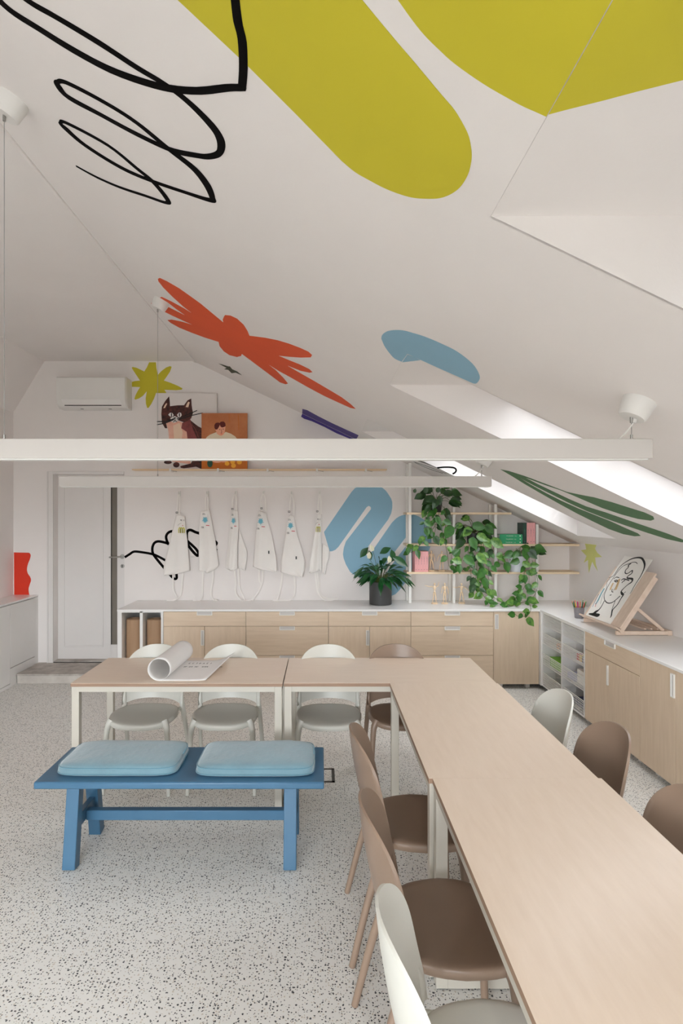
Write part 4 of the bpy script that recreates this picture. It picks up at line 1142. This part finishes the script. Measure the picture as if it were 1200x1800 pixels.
cat = [
 ([(235,585),(225,480),(200,400),(300,370),(400,400),(430,480),(440,580),(475,860),(270,830)], 'cat_pink'),
 ([(280,430),(350,400),(385,500),(365,640),(330,700),(290,600)], 'cat_cream'),
 ([(380,400),(470,360),(500,450),(560,580),(560,700),(470,800),(440,585),(430,500),(370,460)], 'cat_mauve'),
 ([(470,370),(520,410),(560,440),(600,460),(600,915),(470,860),(560,700),(548,580),(500,470)], 'cat_brown'),
 ([(155,220),(190,160),(235,105),(242,160),(245,215),(330,205),(400,205),(440,150),(480,130),(485,200),(490,240),(500,290),(480,350),(440,380),(400,395),(330,370),(250,380),(200,400),(215,460),(190,460),(155,400),(148,300)], 'cat_brown'),
 ([(170,238),(188,200),(205,180),(213,190),(190,235)], 'cat_cream'), ([(418,225),(432,190),(448,165),(464,172),(448,228)], 'cat_cream'),
 ([(225,310),(245,288),(270,290),(288,315),(270,332),(245,330)], 'canvas_white'), ([(322,310),(345,285),(368,290),(375,315),(360,340),(335,338)], 'canvas_white'),
 ([(250,345),(300,325),(345,350),(330,385),(290,400),(255,385)], 'canvas_white'), ([(282,340),(316,340),(300,358)], 'ink_black'),
 (ell(262,312,6,22), 'ink_black'), (ell(350,312,6,24), 'ink_black'),
 (ell(222,838,44,20), 'cat_brown'), (ell(316,866,36,30), 'cat_brown'), ([(360,880),(400,870),(480,850),(585,820),(590,880),(480,895),(400,905),(365,900)], 'cat_brown'),
]
canvas('painting', YB-.05, 275, 381, 3.03, 'canvas_white', 'painting of a brown and pink whiskered cat on white canvas', cat,
       [([(100,385),(200,382),(300,348)], .010, 'ink_black'), ([(100,420),(190,402),(290,362)], .010, 'ink_black'), ([(320,355),(430,312),(545,262)], .009, 'ink_black'), ([(330,366),(470,322),(608,290)], .009, 'ink_black'),
        ([(300,358),(298,375),(280,392)], .007, 'ink_black'), ([(300,375),(322,390)], .007, 'ink_black'), ([(490,420),(530,480),(560,560)], .006, 'cat_mauve')])
por = [
 ([(600,299),(880,299),(930,420),(900,600),(600,600)], 'portrait_wall'),
 ([(560,760),(1120,760),(1120,930),(560,930)], 'portrait_table'),
 ([(635,585),(655,555),(690,530),(760,503),(815,545),(862,500),(920,520),(970,552),(992,582),(1010,770),(620,770)], 'portrait_shirt'),
 ([(742,465),(755,490),(765,520),(790,538),(815,545),(838,530),(852,505),(860,440),(830,400),(770,410)], 'portrait_skin'),
 ([(738,455),(737,425),(752,402),(782,396),(800,408),(795,432),(782,455),(768,474),(748,474)], 'portrait_hair'), ([(794,404),(808,388),(838,384),(858,402),(862,436),(846,446),(822,452),(804,440),(798,420)], 'portrait_hair'),
 (ell(770,818,60,26), 'portrait_skin'), (ell(840,815,50,24), 'portrait_skin'),
 (ell(688,850,30,44), 'portrait_green'), (ell(688,800,12,30), 'portrait_green'),
 (ell(878,852,26,24), 'portrait_orange'), (ell(940,835,26,24), 'portrait_orange'), (ell(950,876,27,25), 'portrait_orange'), (ell(1015,836,28,26), 'portrait_orange'),
]
canvas('painting', YB-.09, 354, 434.5, 2.806, 'portrait_wall', 'orange toned painting of a dark haired sitter in a cream top', por,
       [([(790,475),(800,472)], .006, 'ink_black'), ([(828,468),(842,470)], .006, 'ink_black'), ([(812,470),(818,505),(808,510)], .004, 'cat_mauve'), ([(806,522),(824,520)], .005, 'mural_red'), ([(900,300),(905,400)], .004, 'portrait_table'), ([(1000,310),(1010,480)], .005, 'portrait_table')])

# ---------------------------------------------------------------- rod shelving
t = thing('rod_shelving', 'open shelving of white rods and pale boards standing on the worktop', 'shelving', (1.75, 6.2, CT))
RY0, RY1 = 6.105, 6.295
ZSH = [(1.092, .89, 2.695), (1.385, .89, 2.695), (1.715, .89, 1.985)]
for x in (.928, 1.39, 1.827, 2.264):
    for yy in (RY0, RY1):
        MB().box(x-.015, x+.015, yy-.015, yy+.015, CT, SZ(x+.015)-.004, 'white_metal').build('upright', t, bevel=0.004)
for z, x0, x1 in ZSH:
    # a board notched round the uprights
    mb = MB().box(x0, x1, RY0-.040, RY1+.03, z, z+.022, 'shelf_birch')
    mb.build('shelf_board', t, bevel=0.0015)
    for x in (.928, 1.39, 1.827, 2.264):
        if x < x1:
            MB().box(x-.017, x+.017, RY0-.044, RY0+.018, z-.006, z-.0005, 'white_metal').build('shelf_bracket', t)
SB = {'C': 1.114, 'B': 1.407, 'A': 1.737}

# books
def book(x0, x1, y0, y1, z0, z1, m, flat, label, grp):
    """upright: spine faces the room; flat: spine faces the room too"""
    t = thing('book', label, 'book', ((x0+x1)/2, (y0+y1)/2, z0), 0, grp)
    mb = MB(); e = .002
    mb.box(x0, x1, y0, y0+e*1.5, z0, z1, m)
    if flat: mb.box(x0, x1, y0+e, y1, z0, z0+e, m).box(x0, x1, y0+e, y1, z1-e, z1, m)
    else: mb.box(x0, x0+e, y0+e, y1, z0, z1, m).box(x1-e, x1, y0+e, y1, z0, z1, m)
    mb.build('cover', t)
    mb = MB()
    if flat: mb.box(x0+.003, x1-.003, y0+.003, y1-.003, z0+e, z1-e, 'paper')
    else: mb.box(x0+e, x1-e, y0+.003, y1-.003, z0+.003, z1-.003, 'paper')
    mb.build('pages', t)
    mb = MB()
    if flat:
        write(mb, 'TNLECNDI LL', Vector((x0+.07, y0, (z0+z1)/2-.004)), UX, UZ, .008, .010, 'paper', r=.0016, nrm=FR)
        mb.box(x1-.03, x1-.018, y0-.001, y0, (z0+z1)/2-.005, (z0+z1)/2+.006, 'paper')
    else:
        mm = 'ink_grey' if m == 'book_pink' else 'book_green'
        c = (x0+x1)/2
        write(mb, 'LECAMIN', Vector((c-.004, y0, z0+.16)), Vector((0,0,-1)), UX, .007, .012, mm, r=.0014, nrm=FR)
        mb.box(c-.003, c+.003, y0-.001, y0, z0+.02, z0+.026, mm)
    mb.build('spine_text', t, angle=0)
x = at(728.3, 0, 6.10).x
names = ['leftmost', 'second', 'middle', 'fourth', 'rightmost']
for k in range(5):
    book(x+.0285*k+.0004, x+.0285*(k+1)-.0004, 6.085, 6.26, SB['C'], SB['C']+.215-.001*(k % 2), 'book_pink', False, '%s of the five upright pink books beside the wooden figures' % names[k], 'pink books on the lower shelf board')
x0, x1 = at(876, 0, 6.1).x, at(917, 0, 6.1).x
for k in range(3):
    book(x0+.004*k, x1+.002*(k % 2), 6.085, 6.26, SB['B']+.0335*k, SB['B']+.0335*k+.033, 'book_green', True, ['green book lying at the bottom of the stack of three', 'green book in the middle of the lying stack', 'green book lying on top of the stack of three'][k], 'green books lying on the middle shelf board')
x = x1+.006
book(x, x+.038, 6.085, 6.26, SB['B'], SB['B']+.222, 'book_darkgreen', False, 'thick dark green book standing between green stack and pink books', None)
x += .040
for k in range(3):
    book(x+.0295*k, x+.0295*k+.0285, 6.085, 6.26, SB['B'], SB['B']+.222, 'book_pink', False, '%s of three upright pink books beside the dark green book' % ['left', 'middle', 'right'][k], 'pink books on the middle shelf board')
for ob in bpy.data.objects:
    if 'label' in ob and ob['label'].startswith('thick dark') and 'group' in ob: del ob['group']

# wooden mannequins
def mannequin(x, y, z, s, la, ra, legs, rz, label):
    """la/ra: (elbow dx,dz, hand dx,dz) relative to shoulder, in units of body height"""
    t = thing('artist_mannequin', label, 'mannequin', (x, y, z), rz, 'jointed wooden artist mannequins')
    m = 'mannequin_wood'
    MB().lathe([(.0,0),(.033,0),(.035,.003),(.035,.010),(.032,.013),(0,.013)], m, n=24, cap=False).build('base', t, world=False)
    MB().tube([(0,.012,.013),(0,.010,.46*s)], .0018, 'steel', 6).build('support_rod', t, world=False)
    z0 = .018
    def P(a, b, c=0): return Vector((a*s, c*s, z0 + b*s))
    mb = MB()
    mb.tube([P(0,.44), P(0,.48), P(0,.52), P(0,.55), P(0,.60), P(0,.68), P(0,.76), P(0,.80), P(0,.83), P(0,.85)], [.040*s,.070*s,.062*s,.034*s,.044*s,.072*s,.088*s,.06*s,.022*s,.022*s], m, 14)
    mb.v = [Vector((p.x, p.y*.66, p.z)) for p in mb.v]
    mb.ball(P(0,.915), (.046*s,.052*s,.068*s), m)
    for sg, arm in ((-1, la), (1, ra)):
        sh = (sg*.105, .785)
        el = (sh[0]+arm[0], sh[1]+arm[1]); ha = (el[0]+arm[2], el[1]+arm[3])
        mb.ball(P(*sh), .028*s, m, 8, 6)
        mb.tube([P(*sh), P((sh[0]+el[0])/2, (sh[1]+el[1])/2), P(*el, -.01)], [.022*s,.026*s,.018*s], m, 8)
        mb.ball(P(*el, -.01), .020*s, m, 8, 6)
        mb.tube([P(*el, -.01), P((el[0]+ha[0])/2, (el[1]+ha[1])/2, -.015), P(*ha, -.03)], [.018*s,.021*s,.013*s], m, 8)
        e2 = (ha[0]+arm[2]*.28, ha[1]+arm[3]*.28)
        mb.tube([P(*ha, -.03), P(*e2, -.035)], [.014*s,.009*s], m, 8)
    for sg, (kx, ax, ky) in ((-1, legs[0]), (1, legs[1])):
        hp_ = P(sg*.045, .45); kn = P(kx, .25, -ky); an = P(ax, .04, ky*.4)
        mb.tube([hp_, (hp_+kn)/2, kn], [.034*s,.036*s,.022*s], m, 10); mb.ball(kn, .024*s, m, 8, 6)
        mb.tube([kn, (kn*.6+an*.4), an], [.022*s,.028*s,.015*s], m, 10)
        mb.tube([an+Vector((0,.01*s,-.01*s)), an+Vector((0,-.05*s,-.022*s))], [.020*s,.016*s], m, 8)
    mb.build('figure', t, world=False, angle=50)
HS = .205
yc, zc = 6.16, SB['C']
mannequin(at(758,0,yc).x, yc, zc, HS, (-.07,-.17,-.07,-.16), (.06,-.17,.0,-.18), ((-.06,-.10,.02),(.08,.13,.03)), .15, 'wooden mannequin on the lower board, stepping, beside the pink books')
mannequin(at(776,0,yc).x, yc, zc, HS*.98, (-.10,-.16,-.03,-.16), (.11,-.14,.07,-.15), ((-.08,-.12,.02),(.06,.08,.02)), 0, 'wooden mannequin on the lower board with both arms held away')
yc = 6.06
mannequin(at(763.5,0,yc).x, yc, CT, HS, (-.16,.0,-.20,.06), (.08,.04,.03,.17), ((-.06,-.10,.03),(.06,.08,.02)), .1, 'wooden mannequin on the worktop waving with raised arms')
mannequin(at(781.5,0,yc).x, yc, CT, HS, (-.04,-.16,-.02,-.15), (.06,-.17,.02,-.17), ((-.05,-.07,.02),(.04,.05,.03)), -.3, 'wooden mannequin on the worktop standing straight with arms down')
mannequin(at(811,0,yc+.02).x, yc+.02, CT, HS*.98, (-.14,-.04,-.17,.02), (.13,-.08,.14,-.12), ((-.07,-.11,.02),(.07,.12,.02)), .0, 'wooden mannequin on the worktop with its arms stretched wide, by the trailing plant')

# ---------------------------------------------------------------- plants
def leaf(mb, base, d, nrm, L, Wd, droop, m, n=7, heart=True, fold=.18):
    base = Vector(base); d = Vector(d).normalized(); nrm = Vector(nrm)
    nrm = (nrm - d*nrm.dot(d))
    if nrm.length < 1e-3: nrm = d.orthogonal()
    nrm.normalize(); sd = d.cross(nrm).normalized()
    prof = [0,.62,.93,1.0,.90,.66,.32,.0] if heart else [0,.35,.70,.95,1.0,.80,.42,.0]
    k = len(mb.v)
    for i in range(n+1):
        t = i/n
        c = base + d*(L*t) + Vector((0,0,-1))*(droop*L*t*t)
        w = Wd*prof[i]/2
        back = -.10*L if (heart and i == 1) else 0
        for s in (-1, -.5, 0, .5, 1):
            mb.v.append(c + sd*(w*s) + nrm*(fold*w*abs(s)) + d*(back*abs(s)))
    for i in range(n):
        for j in range(4):
            mb.face([k+i*5+j, k+i*5+j+1, k+(i+1)*5+j+1, k+(i+1)*5+j], m)
def rv(r, a): return Vector((r.uniform(-a, a), r.uniform(-a, a), r.uniform(-a, a)))
def pothos(name, label, seed, pot, bush, vines, extra, mats):
    """pot: (px, Y, ztop of support, radius, height, material); bush: (n, rx, rz, cx, cz)"""
    r = random.Random(seed)
    px, Y, z0, pr, ph, pm = pot
    cx = at(px, 0, Y).x
    t = thing(name, label, 'plant', (cx, Y, z0))
    MB().lathe([(pr*.80,0),(pr*.84,.004),(pr,ph-.004),(pr,ph),(pr-.006,ph),(pr-.008,ph-.02),(.0,ph-.02)], pm, (cx, Y, z0), 36, cap=False).lathe([(0,.0),(pr*.8,0)], pm, (cx,Y,z0), 36, cap=False).build('pot', t)
    MB().lathe([(0,ph-.014),(pr-.008,ph-.016)], 'soil', (cx,Y,z0), 28, cap=False).build('soil', t)
    mb = MB(); st = MB()
    top = Vector((cx, Y, z0+ph))
    n, rx, rz, bx, bz = bush
    for i in range(n):
        a = r.uniform(0, 2*math.pi); q = math.sqrt(r.random())
        off = Vector((math.cos(a)*rx*q, 0, math.sin(a)*rz*q))
        c = Vector((bx, Y + r.uniform(-.19, .05) , bz)) + off
        c.y = max(min(c.y, YB-.05), 5.96)
        dd = Vector((off.x*2.5 + r.uniform(-.06,.06), r.uniform(-.10,.0), off.z*1.2 - .05 + r.uniform(-.05,.05)))
        L = r.uniform(.075, .125)
        nm = Vector((r.uniform(-.5,.5), -1, r.uniform(.1,1.1)))
        leaf(mb, c, dd, nm, L, L*r.uniform(.66,.8), r.uniform(.1,.5), r.choice(mats[0]))
        st.tube([top + rv(r, .02), (top+c)/2 + rv(r, .02) + Vector((0,-.01,.03)), c], .0018, 'vine_stem', 5, smooth_path=3)
    for vi, (pts, yy, dens) in enumerate(vines):
        P = []
        for k_, p in enumerate(pts):
            yk = yy[k_] if isinstance(yy, (list, tuple)) else yy
            P.append(at(p[0], p[1], yk))
        PP, _ = catmull(P, [1]*len(P), 6)
        st.tube(PP, .0022, 'vine_stem', 6)
        acc = 0; side = 1
        for a_, b_ in zip(PP, PP[1:]):
            acc += (b_-a_).length
            if acc > dens:
                acc = 0; side = -side
                dv = (b_-a_).normalized()
                dd = Vector((side*r.uniform(.5,1.0), -.25, r.uniform(-.9,.1))) + dv*.5
                L = r.uniform(.055, .092)
                b2 = b_ + Vector((side*.012, -.014, .004))
                if b2.z < CT+.05: dd.z = abs(dd.z)*.2
                st.tube([b_, b2], .0015, 'vine_stem', 5)
                leaf(mb, b2, dd, Vector((r.uniform(-.5,.5), -1, r.uniform(.0,.9))), L, L*r.uniform(.66,.82), r.uniform(.0,.25) if b2.z > CT+.08 else 0, r.choice(mats[1]))
    for (x, y, yy, ax, az, L, m) in extra:
        c = at(x, y, yy); d = Vector((ax, -.12, az)).normalized()
        leaf(mb, c - d*L*.5, d, Vector((-.15*ax, -1, .35)), L, L*.72, .08, m)
    mb.build('foliage', t, angle=70); st.build('stem', t, angle=60)
GP, VG, DK = 'leaf_pothos', 'leaf_variegated', 'leaf_dark'
zA, zB, zC = SB['A'], SB['B'], SB['C']
cx1 = at(765,0,6.16).x
pothos('trailing_pothos', 'dark leaved pothos on the top shelf board, trailing to the left', 11, (765, 6.17, zA, .07, .11, 'dark_pot'),
       (28, .15, .12, cx1+.02, 1.885),
       [([(752,888),(748,905),(745,930)], 6.04, .045), ([(765,890),(762,910),(765,930),(760,945)], 6.03, .042), ([(780,890),(784,910),(782,930),(778,950)], 6.04, .045),
        ([(772,900),(764,925),(752,938),(744,950),(736,960),(722,971),(714,964)], 6.02, .05), ([(757,925),(765,945),(775,948),(779,940)], 6.03, .08), ([(776,930),(781,950),(786,975),(789,995),(797,1003)], 6.02, .085)],
       [(802,882,6.0,.85,-.5,.13,DK),(790,867,6.0,.9,.1,.11,DK),(735,873,6.0,-.7,-.3,.10,DK),(729,862,6.02,.2,.9,.05,DK),(770,860,6.0,.2,.9,.07,DK),(748,860,6.0,.1,1,.08,DK),(750,935,5.99,.2,-.9,.09,GP),(738,952,5.99,-.2,-.9,.07,GP),(717,968,5.98,-.2,-.9,.075,GP),(787,918,5.98,.9,-.3,.09,GP),(770,915,5.98,.3,-.9,.09,GP),(752,920,5.98,.6,-.5,.09,GP)],
       ([DK, DK, GP], [GP, GP, VG, DK]))
cx2 = at(830,0,6.15).x
pothos('trailing_pothos', 'big bright pothos on the middle board trailing down to the worktop', 23, (832, 6.19, zB, .075, .11, 'dark_pot'),
       (30, .17, .14, cx2, 1.56),
       [([(826,950),(822,975),(826,1000),(830,1020),(846,1042),(862,1062),(885,1070)], [6.04,6.03,6.02,6.0,5.95,5.9,5.85], .040), ([(835,950),(838,985),(836,1015),(832,1045)], 6.02, .038),
        ([(848,950),(851,975),(850,1000),(856,1025),(866,1048),(882,1058),(897,1064)], [6.04,6.03,6.02,6.0,6.0,5.95,5.9], .045), ([(800,960),(797,978),(803,995),(812,1000)], 6.03, .038), ([(840,955),(848,985),(845,1030),(846,1045)], 6.0, .042), ([(866,955),(867,965),(860,972),(850,975)], 6.03, .06)],
       [(788,935,5.98,-.5,-.8,.15,GP),(874,955,5.97,.8,-.5,.15,VG),(842,925,5.97,.95,-.1,.14,GP),(860,930,6.0,.7,-.7,.12,GP),(848,945,5.96,.8,-.4,.13,VG),(832,955,5.96,.4,-.8,.13,GP),(857,955,5.96,.5,-.7,.12,VG),(820,935,5.96,-.6,-.6,.12,VG),(825,985,5.96,.7,-.5,.14,GP),(847,982,5.95,.7,-.6,.14,VG),(803,970,5.97,.5,.6,.11,GP),(802,985,5.96,-.7,.2,.12,VG),(807,1000,5.96,.1,-1,.09,GP),(868,1000,5.97,.6,-.6,.08,GP),(845,1008,5.95,-.6,-.6,.12,GP),(853,1025,5.95,.3,-.8,.11,GP),(840,1047,5.94,-.8,-.4,.11,VG),(829,1034,5.95,-.4,-.7,.10,DK),(862,1043,5.94,.5,-.6,.10,VG),(830,1022,5.95,-.4,-.5,.09,DK)],
       ([GP, GP, VG, DK], [GP, VG, GP, DK]))
cx3 = at(908,0,6.13).x
pothos('trailing_pothos', 'pothos in the white pot on the lower board, its vine hanging over the counter edge', 37, (908, 6.13, zC, .093, .165, 'white_pot'),
       (14, .17, .06, cx3+.02, 1.36),
       [([(893,968),(880,978),(876,988),(884,992)], 6.03, .05), ([(925,985),(921,1008),(922,1030),(914,1042),(905,1052)], 6.02, .05), ([(935,985),(942,1008),(945,1028),(938,1048),(922,1058),(905,1060)], [6.0,6.0,6.0,5.98,5.96,5.93], .07),
        ([(922,1058),(900,1064),(880,1062),(868,1058)], [5.96,5.86,5.86,5.9], .06), ([(928,1056),(932,1066),(932,1074),(926,1082),(912,1084),(902,1077)], [5.9,5.72,5.66,5.66,5.66,5.66], .075)],
       [(940,970,6.0,.7,.2,.12,GP),(932,972,6.0,-.3,-.7,.10,GP),(879,980,6.0,-.8,.2,.09,VG),(893,975,5.99,-.6,-.3,.12,GP),(904,987,5.98,-.8,-.2,.11,GP),(891,997,6.0,.2,-1,.11,GP),(940,993,5.98,.8,.1,.09,VG),(937,1006,5.98,.8,.0,.09,GP),(926,992,5.98,.7,-.2,.10,VG),(911,1031,5.98,-.7,.2,.075,GP),(906,1043,5.97,-.8,.1,.085,GP),(912,1052,5.96,.1,-1,.09,GP),(933,1040,5.97,.8,.1,.09,GP),(938,1056,5.95,.7,-.2,.11,VG),(895,1059,5.88,-.8,.1,.11,VG),(922,1018,5.98,.1,-1,.09,GP),(915,1015,5.98,-.3,-.8,.07,VG),(932,1093,5.65,.6,-.7,.10,VG),(914,1083,5.65,-.5,-.5,.06,GP)],
       ([GP, DK, GP, VG], [GP, VG, GP]))
# peace lily
YPL = 6.035
cx = at(668.5, 0, YPL).x
t = thing('peace_lily', 'peace lily in a dark grey cylinder pot on the worktop', 'plant', (cx, YPL, CT))
pr, ph = .116, .236
MB().lathe([(0,0),(pr*.93,0),(pr*.985,.006),(pr,.018),(pr,ph),(pr-.007,ph),(pr-.007,ph-.03),(0,ph-.03)], 'dark_pot', (cx,YPL,CT), 48, cap=False).build('pot', t)
MB().lathe([(0,ph-.022),(pr-.008,ph-.024)], 'soil', (cx,YPL,CT), 28, cap=False).build('soil', t)
r = random.Random(5); mb = MB(); st = MB()
for i in range(92):
    a = r.uniform(0, 2*math.pi); el = r.choice((r.uniform(.15,.7), r.uniform(.5,1.3)))
    b = Vector((cx + .05*math.cos(a)*r.random(), YPL + .05*math.sin(a)*r.random(), CT+ph-.02))
    d = Vector((math.cos(a)*math.cos(el), math.sin(a)*math.cos(el)*.75, math.sin(el)))
    ln = r.uniform(.05, .15)*(1+.35*math.sin(el)); e = b + d*ln + Vector((0,0,.035))
    e.y = min(e.y, YB-.14)
    L = r.uniform(.12, .20); dd = d + Vector((0,0,-.35)); 
    if e.y + dd.y*L > YB-.03: dd.y = -.1
    st.tube([b, (b+e)/2+Vector((0,0,.02)), e], .002, 'vine_stem', 5, smooth_path=3)
    leaf(mb, e, dd, Vector((-d.x*.3, -.4, 1)), L, L*r.uniform(.26,.36), r.uniform(.25,.75), 'leaf_lily', heart=False, fold=.25)
for (x, y, ax, az, L, w) in ((640,970,-.7,-.75,.13,.07),(677,967,-.75,-.3,.13,.07),(702,985,.9,-.5,.20,.08),(690,975,-.2,.9,.14,.06),(665,1000,.1,-1,.13,.05),(650,975,-.2,.9,.12,.05),(630,1005,-.7,-.7,.16,.045),(637,1018,-.9,-.4,.15,.035)):
    c = at(x, y, YPL-.09); d = Vector((ax,-.1,az)).normalized()
    leaf(mb, c-d*L*.5, d, Vector((0,-1,.5)), L, w, .1, 'leaf_lily', heart=False, fold=.2)
mb.build('foliage', t, angle=70); st.build('stem', t, angle=60)
for (x, y, ax, az) in ((648.5,976,.05,1), (653,963,-.35,.9), (684,983,-.1,1)):
    c = at(x, y, YPL-.10); d = Vector((ax, 0, az)).normalized()
    mb = MB(); leaf(mb, c-d*.035, d, Vector((0,-1,.2)), .07, .045, -.05, 'lily_spathe', heart=True, fold=.5)
    mb.tube([c-d*.03+Vector((0,-.004,0)), c+d*.012+Vector((0,-.006,0))], [.005,.003], 'lily_spathe', 8)
    mb.tube([c-d*.035, (c+Vector((cx,YPL,CT+ph)))/2+Vector((0,0,.01)), Vector((cx,YPL-.03,CT+ph-.02))], .002, 'vine_stem', 6, smooth_path=3)
    mb.build('flower', t, angle=70)

# ---------------------------------------------------------------- pencil cup
cx, cy = 2.315, 5.22
tag(MB().lathe([(0,0),(.036,0),(.038,.004),(.046,.095),(.047,.098),(.045,.098),(.043,.09),(.035,.006),(0,.006)], 'cup_mesh', (cx,cy,CT), 28, cap=False).build('pencil_cup'), 'silver grey mesh cup full of pencils on the worktop corner', 'cup')
r = random.Random(9)
cols = ['pencil_red','pencil_green','pencil_yellow','pencil_magenta','pencil_orange','pencil_black']
desc = ['leaning far left','leaning left','tilted toward the wall','standing nearly upright','in the middle','leaning right','leaning far right','at the front']
for k in range(14):
    a = 2*math.pi*k/14
    b = Vector((cx+.020*math.cos(a), cy+.020*math.sin(a), CT+.008)); e = Vector((cx+.043*math.cos(a)*(1+r.uniform(-.1,.12))*1.0, cy+.043*math.sin(a), CT+.10))
    e = e + (e-b).normalized()*r.uniform(.035, .06)
    lean = ['leaning toward the wall','leaning back toward the corner','leaning toward the shelving','leaning to the room side','leaning to the front','leaning toward the easel'][int((a/(2*math.pi))*6)]
    m = cols[k % 6]; cn = m.split('_')[1]
    d = (e-b).normalized()
    tag(MB().tube([b, e], .0036, m, 6).tube([e, e+d*.010], [.0035,.0008], 'mannequin_wood', 6).build('pencil', angle=30), '%s pencil in the mesh cup, %s' % (cn, lean), 'pencil', '%s pencils in the mesh cup' % cn)

# ---------------------------------------------------------------- tabletop easel and drawing
t = thing('tabletop_easel', 'beech tabletop easel with a wide board on the right worktop', 'easel', (2.45, 4.7, CT))
bx0, bz0, bx1, bz1 = 2.275, .845, 2.549, 1.262
EY0, EY1 = 4.43, 5.03
bd = Vector((bx1-bx0, 0, bz1-bz0)); bn = Vector((-bd.z, 0, bd.x)).normalized()   # bn faces the room
def bp(tt, y, off=0): return Vector((bx0, y, bz0)) + bd*tt + bn*off
MB().prism([bp(0,EY0,-.012),bp(0,EY1,-.012),bp(1,EY1,-.012),bp(1,EY0,-.012)], bn, .012, 'easel_beech').build('board', t, bevel=0.001)
for yy in (EY0+.012, EY1-.012):
    MB().beam(bp(-.055, yy, -.028), bp(.95, yy, -.028), .022, .030, 'easel_beech', up=bn).build('side_rail', t, bevel=0.002)
MB().beam(bp(-.03, EY0-.02, .010), bp(-.03, EY1+.02, .010), .045, .012, 'easel_beech', up=bd).build('ledge', t, bevel=0.002)
for yy in (EY0+.03, EY1-.03):
    MB().beam((2.26, yy, CT+.018), (2.685, yy, CT+.018), .018, .030, 'easel_beech').build('foot', t, bevel=0.002)
MB().box(2.655, 2.690, EY0+.02, EY1-.02, CT, CT+.035, 'easel_beech').build('rear_bar', t, bevel=0.002)
MB().box(2.655-.0012, 2.655, EY0+.04, EY0+.05, CT+.012, CT+.022, 'ink_black').build('peg_hole', t)
for yy in (EY0+.055, EY1-.055):
    MB().beam(bp(.42, yy, -.030), (2.64, yy, CT+.030), .016, .024, 'easel_beech').build('prop', t, bevel=0.002)
for k in range(3):
    MB().box(2.50+.05*k, 2.515+.05*k, EY0+.07, EY1-.07, CT+.034, CT+.046, 'easel_beech').build('notch_bar', t)
t = thing('drawing', 'brush drawing of a long haired face on white board, propped on the easel', 'drawing', (2.28, 4.76, .86))
DY0, DY1 = 4.57, 4.995
MB().prism([bp(.0,DY0,.0012),bp(.0,DY1,.0012),bp(1.22,DY1,.0012),bp(1.22,DY0,.0012)], bn, .003, 'paper').build('sheet', t)
def ep(px, py): return on(px, py, bp(0, 4.7, .0045), bn)
def ez(L): return Z(L, 990, 960, 1/5.714)
mb = MB()
for pts, w, m in (
   ([(415,545),(408,500),(430,440),(460,380),(500,320),(550,250),(600,200),(650,180),(700,162),(730,165),(742,178)], [.006]*11, 'ink_black'),
   ([(455,320),(500,300),(530,260),(560,215),(610,170),(680,130),(740,116),(785,122),(810,160),(815,200),(800,250),(770,310),(730,370),(700,420),(680,460),(665,480)], [.005,.006,.007,.008,.009,.012,.014,.017,.019,.017,.012,.009,.007,.006,.005,.003], 'ink_black'),
   ([(680,175),(655,190),(650,215),(625,240),(620,270),(645,275),(690,245),(685,275),(655,295),(640,320),(690,330),(685,360),(650,385),(610,420),(580,455),(590,480),(600,490),(575,530),(540,590),(495,640),(480,700),(470,720)], [.008,.014,.010,.010,.009,.008,.012,.010,.010,.012,.020,.016,.009,.008,.014,.022,.018,.010,.009,.012,.014,.004], 'ink_black'),
   ([(415,545),(440,570),(480,570),(520,545),(570,500)], [.007,.008,.009,.008,.010], 'ink_black'),
   ([(410,550),(385,600),(355,640),(320,665),(290,690)], [.008,.010,.014,.034,.030], 'ink_black'),
   ([(255,680),(300,685),(345,695),(365,690)], [.010,.028,.034,.014], 'ink_black'),
   ([(520,550),(500,600),(485,650),(480,690)], .006, 'ink_black'),
   ([(505,330),(530,312),(560,318)], .007, 'ink_black'), ([(510,350),(530,342),(545,352),(530,360),(515,352)], .009, 'ink_black'),
   ([(580,345),(600,330),(630,335),(660,345)], .010, 'ink_black'), ([(585,370),(605,350),(620,345)], .010, 'ink_black'), ([(610,470),(625,458)], .007, 'ink_black'),
   ([(565,330),(545,380),(520,420),(495,450)], .003, 'ink_grey'), ([(490,430),(485,455),(500,462)], .007, 'ink_black'), ([(465,495),(482,488)], .008, 'ink_black'),
   ([(560,330),(545,380),(522,440)], .030, 'wash_ochre'), ([(500,370),(480,410),(470,440)], .020, 'wash_ochre'),
   ([(410,425),(378,480),(350,540),(322,585)], .020, 'wash_teal'), ([(354,482),(320,548),(292,610)], .006, 'toy_navy'), ([(332,562),(318,610)], .006, 'toy_red'), ([(436,362),(448,345),(470,325)], .004, 'ink_black'), ([(436,362),(430,430),(392,500),(372,580)], .003, 'ink_grey')):
    stroke(mb, ez(pts), w, ep, bn, m, 4, h=.0005 if m.startswith('ink') else .0003)
mb.build('brush_lines', t, angle=0)
